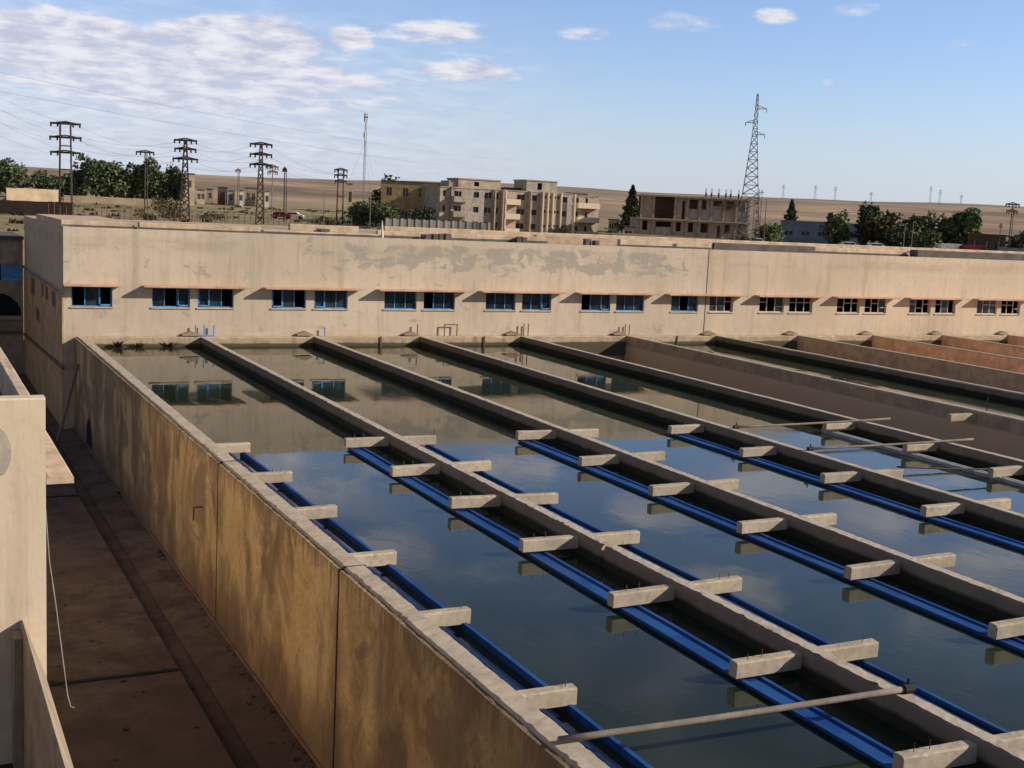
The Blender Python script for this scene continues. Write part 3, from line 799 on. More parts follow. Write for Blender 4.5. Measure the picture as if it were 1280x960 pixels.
def tree(u, d, h, w, mat, label, kind='tree', shape='round', n=1500, trunk=.25, group=None):
    x, y = at(u, d); z = tz(x, y)-.1
    rnd = random.Random(int(u*7+d)); 
    o = empty(kind, (x, y, z), label, 'bush' if kind == 'bush' else 'tree', group)
    if kind != 'bush':
        bm = BM(); tube(bm, [(0, 0, -.2), (.05*h*.3, 0, h*.3), (0, .03*h, h*.62)], .035*h, 6, r2=.012*h)
        for i in range(5):
            a = i*1.3; tube(bm, [(0, 0, h*(.3+.05*i)), (math.cos(a)*w*.3, math.sin(a)*w*.3, h*(.5+.06*i))], .014*h, 5, r2=.006*h)
        link('trunk', bm, M['bark'], o)
    bm = BM()
    lo = h*trunk if kind != 'bush' else 0
    crown(bm, Vector((0, 0, (h+lo)/2)), w/2, (h-lo)/2, n, .035*h+.1, rnd, shape)
    # a darker inner mass of larger leaves
    crown(bm, Vector((0, 0, (h+lo)/2)), w/2*.72, (h-lo)/2*.8, n//3, .08*h, rnd, shape)
    link('crown', bm, M[mat], o)
    return o
TR = 'trees standing behind the far cream wall'
def px(d): return d/F     # metres per photo pixel at distance d (only used to size things while laying out)
for (u, top, base, w, mat, lab) in (
    (-8, 199, 232, 40, 'leafg', 'green tree at the left edge behind the cream wall'),
    (14, 200, 232, 30, 'leafd', 'dark rounded tree above the left end of the cream wall'),
    (64, 214, 236, 34, 'leafd', 'low dark tree between the first pylon and the rounded tree'),
    (98, 213, 238, 26, 'leafg', 'low green tree just right of the first pylon'),
    (120, 196, 240, 34, 'leafd', 'tallest tree of the row behind the cream wall'),
    (143, 201, 240, 30, 'leafg', 'lighter green tree right of the tallest one'),
    (160, 214, 240, 18, 'leafd', 'narrow dark tree left of the single T-shaped pole'),
    (181, 199, 240, 30, 'leafd', 'dark tree directly behind the single T-shaped pole'),
    (203, 213, 240, 26, 'leafg', 'low green tree left of the second lattice pylon'),
    (217, 207, 240, 24, 'leafd', 'dark tree beside the small beige tower house')):
    d = 330.; s = px(d); x, y = at(u, d)
    hor = 231+.0489*u
    ztop = CAMH+(hor-top)*s; zb = tz(x, y)
    tree(u, d, ztop-zb, w*s*1.45, mat, lab, group=TR, n=2200, trunk=.0)
def place(u, d, top):
    x, y = at(u, d); hor = 231+.0489*u
    return x, y, tz(x, y), CAMH+(hor-top)*px(d)
def tr2(u, d, top, w, mat, lab, **k):
    x, y, zb, zt = place(u, d, top)
    return tree(u, d, zt-zb, w*px(d)*1.35, mat, lab, **k)
tr2(489, 262, 217, 34, 'leafd', 'bushy tree rising behind the yellow ochre house', n=1200, trunk=.02)
tr2(471, 232, 249, 52, 'leafd', 'broad dark tree standing in front of the ochre house', n=2200, trunk=.02)
tr2(448, 236, 255, 24, 'leafd', 'smaller dark tree left of the broad dark one', n=900, trunk=.02)
tr2(530, 228, 254, 26, 'conif', 'very dark rounded tree beside the apartment block', n=900, trunk=.0)
tr2(572, 226, 272, 22, 'leafb', 'olive bush at the foot of the apartment block', kind='bush', n=500)
tr2(790, 262, 233, 28, 'conif', 'dark conifer left of the unfinished concrete building', shape='cone', n=1300, trunk=.04)
tr2(990, 300, 251, 22, 'conif', 'slim dark conifer behind the blue shed', shape='cone', n=900, trunk=.04)
tr2(967, 238, 275, 32, 'leafg', 'round green bush beside the lattice tower foot', n=1100, trunk=.0)
RG = 'trees in front of the brown hill on the right'
tr2(1046, 245, 261, 30, 'leafg', 'dense green tree standing before the blue shed', n=1200, trunk=.0, group=RG)
tr2(1086, 252, 252, 24, 'conif', 'dark pointed tree at the right end of the blue shed', n=1000, trunk=.0, group=RG)
tr2(1106, 245, 260, 42, 'leafb', 'brownish broad tree right of the pointed dark one', n=1500, trunk=.0, group=RG)
tr2(1132, 240, 278, 30, 'leafd', 'low dark green tree behind two thin poles', n=900, trunk=.03, group=RG)
tr2(1153, 245, 263, 34, 'leafg', 'round green tree just right of the two thin poles', n=1300, trunk=.0, group=RG)
tr2(1163, 236, 283, 26, 'leafg', 'small green tree leaning out below the round one', n=700, trunk=.0, group=RG)
tr2(1187, 250, 263, 24, 'leafb', 'greyish tree left of the last large green tree', n=1000, trunk=.0, group=RG)
tr2(1210, 245, 258, 36, 'leafg', 'last large green tree above the pale van', n=1500, trunk=.0, group=RG)
tr2(1278, 240, 285, 20, 'leafd', 'dark tree at the right edge of the view', n=700, trunk=.0, group=RG)
sc = 0
for u, d, top, w, lab in ((215, 205, 262, 26, 'dry scrub at the foot of the second lattice pylon'), (182, 200, 262, 20, 'dry scrub at the foot of the T-shaped pole'), (263, 215, 262, 30, 'greyish scrub between the two lattice pylons'),
                          (206, 240, 244, 30, 'green scrub in the field before the cream wall'), (410, 215, 268, 30, 'green scrub patch right of the third pylon'), (445, 200, 278, 40, 'dark scrub below the broad dark tree'),
                          (700, 205, 281, 20, 'scrub growing before the apartment block'), (930, 190, 292, 40, 'dry scrub around the lattice tower foot')):
    tr2(u, d, top, w, 'scrub', lab, kind='bush', n=500)

bm = BM(); rnd = random.Random(9)
for i in range(1500):
    az_ = R(rnd.uniform(-3, 56)); r_ = rnd.uniform(125, 330); x, y = r_*math.sin(az_), r_*math.cos(az_)
    if noise.noise(Vector((x*.03, y*.03, 9))) < -.05+rnd.uniform(-.2, .2): continue
    z = tz(x, y); s_ = rnd.uniform(.25, .9)
    for k in range(7):
        a = rnd.uniform(0, 2*PI); q = Vector((x+rnd.uniform(-s_, s_), y+rnd.uniform(-s_, s_), z-.05)); w_ = Vector((math.cos(a), math.sin(a), 0))*s_*.45
        bm.faces.new([bm.verts.new(p) for p in (q-w_, q+w_, q+w_*.5+Vector((0, 0, s_*rnd.uniform(.4, .8))), q-w_*.6+Vector((0, 0, s_*rnd.uniform(.3, .7))))])
tag(link('dry_grass', bm, M['scrub']), 'low dry grass tufts and scrub scattered over the plain', 'grass', kind='stuff')
# ------------------------------------------------------------------ power poles
def wires_root(): pass
def h_tower(u, d, top, w, arms, label, split=.5, style='H', mat='steel'):
    x, y, zb, zt = place(u, d, top)
    s = px(d); h = zt-zb; W = w*s
    o = empty('power_pylon', (x, y, zb), label, 'pylon', 'power poles on the plain', rz=-R(14))
    t = .0068*h+.055
    bm = BM()
    if style == 'H':
        g = split*W*.5
        for sx in (-g, g):
            for sy in (-.35, .35): bar(bm, (sx+math.copysign(.12, sx), sy, 0), (sx*.9, sy*.7, h), t*.8)
        n = 12
        for i in range(n):
            z0, z1 = h*i/n, h*(i+1)/n
            for sx in (-g, g): bar(bm, (sx, -.35 if i % 2 else .35, z0), (sx, .35 if i % 2 else -.35, z1), t*.55)
            if i % 3 == 2: bar(bm, (-g, 0, z1), (g, 0, z1), t*.6)
    elif style == 'A':
        g = split*W*.5
        for sx in (-g, g):
            for sy in (-g, g): bar(bm, (sx, sy, 0), (sx*.22, sy*.22, h), t)
        n = 11
        for i in range(n):
            f0, f1 = i/n, (i+1)/n
            a, b = g*(1-.78*f0), g*(1-.78*f1)
            for sy in (-1, 1):
                bar(bm, (-a, sy*a, h*f0), (b, sy*b, h*f1), t*.55); bar(bm, (a, sy*a, h*f0), (-b, sy*b, h*f1), t*.55)
                bar(bm, (sy*a, -a, h*f0), (sy*b, b, h*f1), t*.55)
    else:
        bar(bm, (0, 0, 0), (0, 0, h), t*.8)
        if style == 'T2': bar(bm, (.45, 0, 0), (.3, 0, h*.97), t*.6)
    link('mast', bm, M[mat], o)
    for k, (fz, fw) in enumerate(arms):
        bm = BM(); z = h*fz; hw = W*fw/2
        bar(bm, (-hw, 0, z), (hw, 0, z), t*1.1); bar(bm, (-hw*.95, 0, z), (0, 0, z+.35), t*.6); bar(bm, (hw*.95, 0, z), (0, 0, z+.35), t*.6)
        for q in (-.93, -.5, .5, .93): tube(bm, [(hw*q, 0, z-.02), (hw*q, 0, z-.55)], t*.9, 6)
        link('crossarm', bm, M[mat], o)
    return o, (x, y, zb, h, W)
P1 = h_tower(82, 215, 160, 34, [(.985, 1), (.84, 1.05), (.68, 1.0)], 'double-legged lattice pylon with three wide arms, farthest left', .36)
P2 = h_tower(181, 225, 192, 21, [(.98, 1)], 'single T-shaped pole with one crossarm and forked stem', style='T2')
P3 = h_tower(231, 205, 178, 27, [(.985, 1), (.88, .95), (.76, 1.1)], 'dark lattice pylon beside the small beige tower house', .42, 'A')
P4 = h_tower(325, 208, 182, 27, [(.985, 1), (.86, 1.0), (.735, 1.0)], 'dark A-frame pylon standing alone in the dry field', .36, 'A')
P5 = h_tower(340, 235, 208, 15, [(.97, .9), (.88, .8)], 'thin pale pole just right of the A-frame pylon', style='P', mat='wood')
P6 = h_tower(355, 240, 210, 6, [(.96, .8)], 'thin dark pole second right of the A-frame pylon', style='T2')
P7 = h_tower(297, 330, 212, 7, [(.95, .9)], 'small distant pylon left of the A-frame pylon', style='T2', mat='rust')
P8 = h_tower(425, 238, 212, 16, [(.975, 1), (.88, 1), (.78, .9)], 'small H-shaped pylon near the dark trees', .4)
P9 = h_tower(1266, 238, 257, 18, [(.97, 1), (.85, .8)], 'dark pole with crossarms at the right edge', style='T2')
P10 = h_tower(1175+0, 240, 0+277, 6, [(.95, .5)], 'short thin pole near the right-hand trees', style='P', mat='wood')
P10[0].location = (*at(1254, 236), tz(*at(1254, 236)))
for u, d, top, lab in ((463, 205, 247, 'pale lamp post in front of the broad dark tree'), (1134, 200, 280, 'left one of two thin pale poles before the trees'), (1144, 200, 278, 'right one of two thin pale poles before the trees'),
                       (405, 205, 240, 'thin grey pole left of the H-shaped pylon'), (282, 190, 238, 'thin pole with lamp head in the dry field'), (958, 190, 250, 'brown steel post right of the lattice tower')):
    x, y, zb, zt = place(u, d, top); h = zt-zb
    o = empty('thin_pole', (x, y, zb), lab, 'pole', 'thin poles behind the roof')
    bm = BM(); tube(bm, [(0, 0, 0), (0, 0, h)], .09, 6, r2=.05); link('post', bm, M['wood' if u < 1200 and u != 958 else 'rust'], o)
    bm = BM(); tube(bm, [(0, 0, h-.05), (.35, 0, h+.03), (.6, 0, h)], .045, 5); link('arm', bm, M['wood'], o)

# tall lattice tower
x, y, zb, zt = place(937, 200, 125)
h = zt-zb; tw2 = empty('lattice_tower', (x, y, zb), 'tall slender steel transmission tower with three staggered arms', 'tower', rz=-R(38))
bm = BM(); t = .055
def hw(f): return (2.0*(1-f/.72)+.42*(f/.72)) if f < .72 else .42-.3*(f-.72)/.28
for sx in (-1, 1):
    for sy in (-1, 1):
        bar(bm, (sx*hw(0), sy*hw(0), 0), (sx*hw(.72), sy*hw(.72), h*.72), t*1.25); bar(bm, (sx*hw(.72), sy*hw(.72), h*.72), (sx*.1, sy*.1, h), t)
link('leg_frame', bm, M['lattice'], tw2)
bm = BM()
n = 20
lev = [1-(1-i/n)**1.25*1.0 for i in range(n+1)]
for i in range(n):
    f0, f1 = lev[i], lev[i+1]; a, b = hw(f0), hw(f1)
    for (p, q) in (((-1, -1), (1, -1)), ((1, -1), (1, 1)), ((1, 1), (-1, 1)), ((-1, 1), (-1, -1))):
        bar(bm, (p[0]*a, p[1]*a, h*f0), (q[0]*b, q[1]*b, h*f1), t*.62); bar(bm, (q[0]*a, q[1]*a, h*f0), (p[0]*b, p[1]*b, h*f1), t*.62)
        bar(bm, (p[0]*b, p[1]*b, h*f1), (q[0]*b, q[1]*b, h*f1), t*.5)
link('bracing', bm, M['lattice'], tw2)
for fz, sd in ((.905, 1), (.815, -1), (.74, 1)):
    bm = BM(); L = 1.55; z = h*fz
    for sy in (-.2, .2): bar(bm, (0, sy, z), (sd*L, 0, z+.05), t*.8); bar(bm, (0, sy, z+.55), (sd*L, 0, z+.06), t*.7)
    for q in (.3, .6): bar(bm, (sd*L*q, 0, z), (sd*L*q, 0, z+.5*(1-q)), t*.5)
    tube(bm, [(sd*L, 0, z), (sd*L, 0, z-.5)], .06, 6)
    link('tower_arm', bm, M['lattice'], tw2)
bm = BM(); 
for k in (-1, 1): box(bm, k*1.5-.25, k*1.5+.25, -2.2, 2.2, -.3, .25)
link('footing', bm, M['wallgrey'], tw2)
# pair of brown substation posts beside the tower
for u in (950, 945):
    x, y, zb, zt = place(u, 215, 246)
    bm = BM(); h2 = zt-zb
    for s in (-.3, .3): bar(bm, (s, 0, 0), (s, 0, h2), .05)
    for i in range(8): bar(bm, (-.3 if i % 2 else .3, 0, h2*i/8), (.3 if i % 2 else -.3, 0, h2*(i+1)/8), .035)
    bar(bm, (-.7, 0, h2*.95), (.7, 0, h2*.95), .05)
    o = link('lattice_post', bm, M['rust']); o.location = (x, y, zb); tag(o, 'brown lattice post right of the tall tower'+(', the taller right-hand one' if u == 950 else ', close against its leg'), 'post')
    if u == 950: o.scale = (1, 1, 1.12)

# telecom mast far away
x, y, zb, zt = place(454, 420, 145); h = zt-zb
tm = empty('telecom_mast', (x, y, zb), 'very tall slim guyed telecom mast above the hill', 'mast')
bm = BM()
for a in (0, 2.1, 4.2): bar(bm, (.35*math.cos(a), .35*math.sin(a), 0), (.3*math.cos(a), .3*math.sin(a), h), .07)
for i in range(40):
    a, b = (0, 2.1, 4.2)[i % 3], (0, 2.1, 4.2)[(i+1) % 3]
    bar(bm, (.34*math.cos(a), .34*math.sin(a), h*i/40), (.34*math.cos(b), .34*math.sin(b), h*(i+1)/40), .04)
link('mast_frame', bm, M['lattice'], tm)
bm = BM()
for zf in (.76, .93, .97):
    for a in (0, 2.1, 4.2): tube(bm, [(.55*math.cos(a), .55*math.sin(a), h*zf-.9), (.55*math.cos(a), .55*math.sin(a), h*zf+.9)], .22, 6)
link('antenna', bm, M['white'], tm)
bm = BM()
for a in (.5, 2.6, 4.7): bar(bm, (0, 0, h*.7), (8*math.cos(a), 8*math.sin(a), 0), .02)
link('guy_wire', bm, M['steel'], tm)

# distant pylons on the crest
for u, top, hh, lab in ((978, 233, 14, 'tiny pale pylon on the hill crest right of the tall tower'), (1018, 234, 15, 'second tiny pylon along the crest'), (1043, 236, 15, 'third tiny pylon along the crest'),
                    (1088, 243, 22, 'thin mast on the crest above the pointed dark tree'), (1162, 237, 20, 'left one of the twin tiny pylons on the crest'), (1174, 241, 18, 'right one of the twin tiny pylons on the crest'), (1201, 247, 18, 'thin mast on the crest above the last green tree')):
    d = 1350.; x, y, zb, zt = place(u, d, top); zb -= 1; h = zt-zb; 
    o = empty('distant_pylon', (x, y, zb), lab, 'pylon', 'tiny pylons along the hill crest')
    bm = BM()
    for s in (-1, 1): bar(bm, (s*1.5, 0, 0), (s*.3, 0, h), .16)
    for i in range(9): bar(bm, ((-1)**i*1.4*(1-i/12), 0, h*i/9), (-(-1)**i*1.4*(1-(i+1)/12), 0, h*(i+1)/9), .1)
    for f in (.95, .85, .75): bar(bm, (-2.6, 0, h*f), (2.6, 0, h*f), .14)
    link('pylon_frame', bm, M['lattice'], o)

# wires
wp = empty('power_lines', (0, 0, 0), 'thin sagging power lines crossing the sky on the left', 'wires')
def wire(a, b, sag, r=.012):
    a, b = Vector(a), Vector(b)
    bm = BM(); tube(bm, [a.lerp(b, i/24)-Vector((0, 0, sag*4*(i/24)*(1-i/24))) for i in range(25)], r, 4, cap=False)
    link('wire', bm, M['steel'], wp)
def tip(P, fz, side):
    o, (x, y, zb, h, W) = P; c, s = math.cos(o.rotation_euler.z), math.sin(o.rotation_euler.z)
    return (x+c*W*side*.46, y+s*W*side*.46, zb+h*fz-.4)
for f1, f3, f4 in ((.985, .985, .985), (.84, .88, .86), (.68, .76, .735)):
    for sd in (-1, 1):
        wire(tip(P1, f1, sd), tip(P3, f3, sd), 1.6); wire(tip(P3, f3, sd), tip(P4, f4, sd), 1.2); wire(tip(P4, f4, sd), tip(P8, .95*f4, sd), 1.2)
        a, b, _, _ = place(-160, 190, 150); wire((a, b, 19+8*f1+sd), tip(P1, f1, sd), 1.5)
wire(tip(P2, .98, -1), tip(P1, .84, 1), .8); wire(tip(P2, .98, 1), tip(P3, .76, -1), .8)
# higher line crossing in front
def sky(u, v, d):
    x_, y_ = (u-640)/F, (480-v)/F
    q = fwd+cr*x_+cu*y_; q = q*(d/math.hypot(q.x, q.y)); return (q.x, q.y, CAMH+q.z)
for (v0, v1) in ((60, 200), (86, 214)):
    wire(sky(-150, v0, 120), sky(640, v1, 420), 1.5, .011)

# ------------------------------------------------------------------ walls, fences, houses
def wall_run(name, u0, u1, d0, d1, h, mat, label, cat='wall', sink=.6, thick=.3, dz=0., posts=False):
    n = 14; x0, y0 = at(u0, d0); x1, y1 = at(u1, d1)
    o = empty(name, (x0, y0, tz(x0, y0)), label, cat)
    bm = BM(); dirv = Vector((x1-x0, y1-y0, 0)).normalized(); nv = Vector((-dirv.y, dirv.x, 0))*thick/2
    rs = []
    for i in range(n+1):
        p = Vector((x0+(x1-x0)*i/n, y0+(y1-y0)*i/n, 0)); z = tz(p.x, p.y)+dz
        hh = h+(.12*noise.noise(Vector((i*1.7, u0, 0))))
        rs.append([bm.verts.new((p.x+s*nv.x-o.location.x, p.y+s*nv.y-o.location.y, zz-o.location.z)) for s, zz in ((-1, z-sink), (-1, z+hh), (1, z+hh), (1, z-sink))])
    for a, b in zip(rs, rs[1:]):
        for k in range(4): bm.faces.new((a[k], a[(k+1) % 4], b[(k+1) % 4], b[k]))
    bm.faces.new(rs[0]); bm.faces.new(rs[-1][::-1])
    link('wall_panel', bm, M[mat], o)
    if posts:
        bm = BM()
        for i in range(n+1):
            p = Vector((x0+(x1-x0)*i/n, y0+(y1-y0)*i/n, 0)); z = tz(p.x, p.y)+dz
            box(bm, p.x-.22-o.location.x, p.x+.22-o.location.x, p.y-.22-o.location.y, p.y+.22-o.location.y, z-sink-o.location.z, z+h+.12-o.location.z)
        link('pier', bm, M[mat], o)
    return o
wall_run('boundary_wall', 8, 74, 300, 302, 2.9, 'cream', 'tall cream boundary wall at the far left')
wall_run('boundary_wall', 80, 228, 312, 308, 1.5, 'cream', 'long low cream boundary wall in front of the tree row')
wall_run('block_wall', -40, 92, 212, 206, 2.3, 'walldark', 'dark brown block wall behind the roof at the left', dz=-.1)
wall_run('block_wall', 484, 612, 196, 200, 1.9, 'wallgrey', 'grey block wall in front of the ochre house and apartments', posts=True)
wall_run('block_wall', 768, 925, 205, 208, 1.3, 'cream', 'low cream wall before the unfinished concrete building')
wall_run('block_wall', 1255, 1330, 215, 218, 2.2, 'wallgrey', 'grey wall at the right edge of the view')
wall_run('roadside_wall', 950, 1250, 195, 200, .9, 'wallgrey', 'low grey wall running before the right-hand trees')
# fence posts
def fence(u0, u1, d0, d1, n, h, label):
    x0, y0 = at(u0, d0); x1, y1 = at(u1, d1)
    o = empty('wire_fence', (x0, y0, tz(x0, y0)), label, 'fence')
    pts = []
    for i in range(n):
        x, y = x0+(x1-x0)*i/(n-1), y0+(y1-y0)*i/(n-1); z = tz(x, y)
        bm = BM(); hh = h*random.uniform(.85, 1.15); tube(bm, [(x, y, z-.1), (x+random.uniform(-.06, .06), y, z+hh)], .05, 5); plink('fence_post', bm, M['rust'], o)
        pts.append((x, y, z+h))
    bm = BM()
    for k in (.35, .65, .9):
        for a, b in zip(pts, pts[1:]): bar(bm, (a[0], a[1], a[2]-h*(1-k)), (b[0], b[1], b[2]-h*(1-k)), .012)
    plink('fence_wire', bm, M['steel'], o)
fence(60, 240, 178, 182, 26, 2.0, 'wire fence on thin rusty posts behind the left roof end')
fence(262, 440, 185, 190, 26, 1.9, 'wire fence on thin rusty posts below the A-frame pylon')

def house(name, u0, u1, d, top, mat, label, cat='house', depth=8, floors=1, wn=3, rot=None, roof='roofdark', extra=None, group=None, winw=1.1, base=None, wfrac=(.4, .75)):
    xa, ya = at(u0, d); xb, yb = at(u1, d)
    _, _, _, zt = place((u0+u1)/2, d, top)
    zb = min(tz(xa, ya), tz(xb, yb))-.3
    L = math.hypot(xb-xa, yb-ya); ang = math.atan2(yb-ya, xb-xa)
    o = empty(name, (xa, ya, zb), label, cat, group, rz=ang)
    h = zt-zb; fh = h/floors
    holes = []
    for f in range(floors):
        for i in range(wn):
            c = L*(i+.5)/wn+random.uniform(-.15, .15)
            holes.append((c-winw/2, c+winw/2, fh*(f+wfrac[0]), fh*(f+wfrac[1])))
    bm = BM(); sheet_holes(bm, 0, L, 0, h, holes, 0, .25)
    q = [bm.verts.new(p) for p in ((0, 0, 0), (0, 0, h), (0, depth, h), (0, depth, 0))]; bm.faces.new(q[::-1])
    q = [bm.verts.new(p) for p in ((L, 0, 0), (L, 0, h), (L, depth, h), (L, depth, 0))]; bm.faces.new(q)
    q = [bm.verts.new(p) for p in ((0, depth, 0), (0, depth, h), (L, depth, h), (L, depth, 0))]; bm.faces.new(q)
    me = bpy.data.meshes.new('wall'); bm.to_mesh(me); bm.free(); me.materials.append(M[mat]); w = bpy.data.objects.new('wall', me); col.objects.link(w); w.parent = o
    bm = BM(); box(bm, -.15, L+.15, -.15, depth+.15, h+.002, h+.22); link('roof', bm, M[roof], o)
    for a, b, c, e in holes:
        bm = BM(); box(bm, a+.002, b-.002, .15, .19, c+.002, e-.002); wo = link('window', bm, M['glass'], o)
        bm = BM(); box(bm, (a+b)/2-.04, (a+b)/2+.04, .10, .149, c+.002, e-.002); link('window_frame', bm, M['wframe'], wo)
    return o, L, h, ang
house('tower_house', 232, 243, 325, 219, 'cream', 'small tall beige house beside the dark lattice pylon', depth=3, wn=1, winw=.7, wfrac=(.6, .8))
VG = 'village houses at the foot of the hill'
for u0, u1, d, top, mt, lab in ((246, 256, 345, 235, 'cream', 'low pale house just right of the beige tower house'), (258, 266, 360, 234, 'rawc', 'small brown house with flat roof in the village'),
                            (272, 284, 350, 232, 'roofdark', 'dark low shed in the middle of the village'), (285, 293, 345, 236, 'aptg', 'small grey house under the distant pylon'), (299, 304, 342, 236, 'white', 'tiny white hut left of the A-frame pylon'),
                            (306, 320, 352, 233, 'rawc', 'dark brown low house behind the A-frame pylon'), (331, 336, 345, 237, 'white', 'tiny white hut right of the A-frame pylon'), (434, 440, 330, 228, 'cream', 'narrow cream tower building right of the H-shaped pylon'),
                            (762, 775, 270, 272, 'rawc', 'low brown hut between the apartments and conifer')):
    house('village_house', u0, u1, d, top+3, mt, lab, depth=6, wn=1 if u1-u0 < 9 else 2, group=VG, winw=.8)
oh = house('ochre_house', 476, 556, 246, 229, 'ochreh', 'yellow ochre two-storey house left of the apartment block', depth=12, floors=2, wn=4, winw=1.0)

# apartment block
def apartment():
    d = 236.; s = px(d)
    xa, ya = at(551, d); xb, yb = at(752, d+14)
    zb = tz(xa, ya)-.4
    L = math.hypot(xb-xa, yb-ya); ang = math.atan2(yb-ya, xb-xa)
    o = empty('apartment_block', (xa, ya, zb), 'three-storey beige apartment block with rooftop rooms and balconies', 'building', rz=ang)
    _, _, _, zt = place(650, d+6, 240); h = zt-zb; fh = h/3
    U = L/200.       # one unit per photo pixel of frontage
    secs = [(0, 12, 'apt', .6), (12, 62, 'aptg', 0), (62, 75, 'apt', .9), (75, 106, 'apt', .3), (106, 122, 'aptg', .0), (122, 145, 'apt', -.5), (145, 163, 'aptg', .5), (163, 200, 'apt', 1.2)]
    for i, (a, b, mt, dy) in enumerate(secs):
        holes = []
        if i == 1: cs = [(18, 4), (22.5, 2.5), (42, 5), (54, 3), (58.5, 2.5)]
        elif i == 3: cs = [(95, 4), (100, 3.5)]
        elif i == 4: cs = [(113, 6)]
        elif i == 5: cs = [(126, 2.2), (132, 2.2), (138, 2.2), (142.6, 2.2)]
        elif i == 6: cs = [(153, 6)]
        elif i == 7: cs = [(169, 7), (184, 2.5)]
        elif i == 0: cs = [(5, 2.5)]
        else: cs = [(68, 5)]
        for f in range(3):
            for c, w in cs:
                w *= 1.3
                z0 = fh*(f+(.42 if i != 5 else .62)); holes.append(((c-w/2)*U, (c+w/2)*U, z0, fh*(f+.80)))
        bm = BM(); sheet_holes(bm, a*U+.002, b*U-.002, 0, h-(.3 if i == 7 else 0), holes, dy, .5)
        for xx in (a*U+.002, b*U-.002):
            q = [bm.verts.new(p) for p in ((xx, dy, 0), (xx, dy, h), (xx, dy+11, h), (xx, dy+11, 0))]; bm.faces.new(q)
        me = bpy.data.meshes.new('wall'); bm.to_mesh(me); bm.free(); me.materials.append(M[mt]); w_ = bpy.data.objects.new('wall', me); col.objects.link(w_); w_.parent = o
        for c0, c1, z0, z1 in holes:
            bm = BM(); box(bm, c0+.002, c1-.002, dy+.3, dy+.34, z0+.002, z1-.002); wo = link('window', bm, M['glass'], o)
            bm = BM(); box(bm, (c0+c1)/2-.05, (c0+c1)/2+.05, dy+.24, dy+.299, z0+.002, z1-.002); link('window_frame', bm, M['walldark'], wo)
        bm = BM(); box(bm, a*U+.004, b*U-.004, dy-.12, 11, h+.003-(.3 if i == 7 else 0), h+.2-(.3 if i == 7 else 0)); link('roof_slab', bm, M['rawc'], o)
    # balconies
    for a, b, dy in ((76, 94, .3), (170, 198, 1.2), (12.5, 30, 0)):
        for f in (0, 1, 2):
            bm = BM(); box(bm, a*U, b*U, dy-1.3, dy-.003, fh*f+.18, fh*f+.36)
            box(bm, a*U, b*U, dy-1.3, dy-1.16, fh*f+.361, fh*f+1.25); box(bm, a*U, a*U+.14, dy-1.159, dy-.003, fh*f+.361, fh*f+1.24); box(bm, b*U-.14, b*U, dy-1.159, dy-.003, fh*f+.361, fh*f+1.24)
            link('balcony', bm, M['lite' if a != 12.5 else 'aptg'], o)
    # pilasters on the stair bays
    for c in (63, 73, 76, 107, 122.5, 129, 135.4, 145.5, 163):
        bm = BM(); box(bm, (c-.8)*U, (c+.8)*U, -.95, -.12, 0, h+.1); link('pilaster', bm, M['rawc' if c in (63, 73, 107) else 'lite'], o)
    # rooftop rooms
    for a, b, hh, mt, hw_ in ((22, 73, 1.75, 'apt', 44), (105, 144, 2.2, 'aptg', 122)):
        bm = BM(); sheet_holes(bm, a*U, b*U, h+.2, h+hh, [((hw_-3)*U, (hw_+3)*U, h+.55, h+hh-.35)], 1.0, .4)
        for xx in (a*U, b*U):
            q = [bm.verts.new(p) for p in ((xx, 1, h+.2), (xx, 1, h+hh), (xx, 7, h+hh), (xx, 7, h+.2))]; bm.faces.new(q)
        me = bpy.data.meshes.new('rooftop_room'); bm.to_mesh(me); bm.free(); me.materials.append(M[mt]); w_ = bpy.data.objects.new('rooftop_room', me); col.objects.link(w_); w_.parent = o
        bm = BM(); box(bm, (hw_-3)*U, (hw_+3)*U, 1.35, 1.4, h+.55, h+hh-.35); link('dark_opening', bm, M['dark'], w_)
        bm = BM(); box(bm, a*U-.15, b*U+.15, .85, 7.2, h+hh+.002, h+hh+.22); link('room_roof', bm, M['rawc'], w_)
    bm = BM(); box(bm, 86*U, 104*U, 3, 6, h+.25, h+.75); link('roof_clutter', bm, M['walldark'], o)
    bm = BM(); box(bm, 12*U, 22*U, 1.5, 6, h+.25, h+1.4); link('roof_clutter', bm, M['rawc'], o)
    bm = BM(); box(bm, 168*U, 190*U, 3, 6, h-.05, h+.45); link('roof_clutter', bm, M['walldark'], o)
apartment()

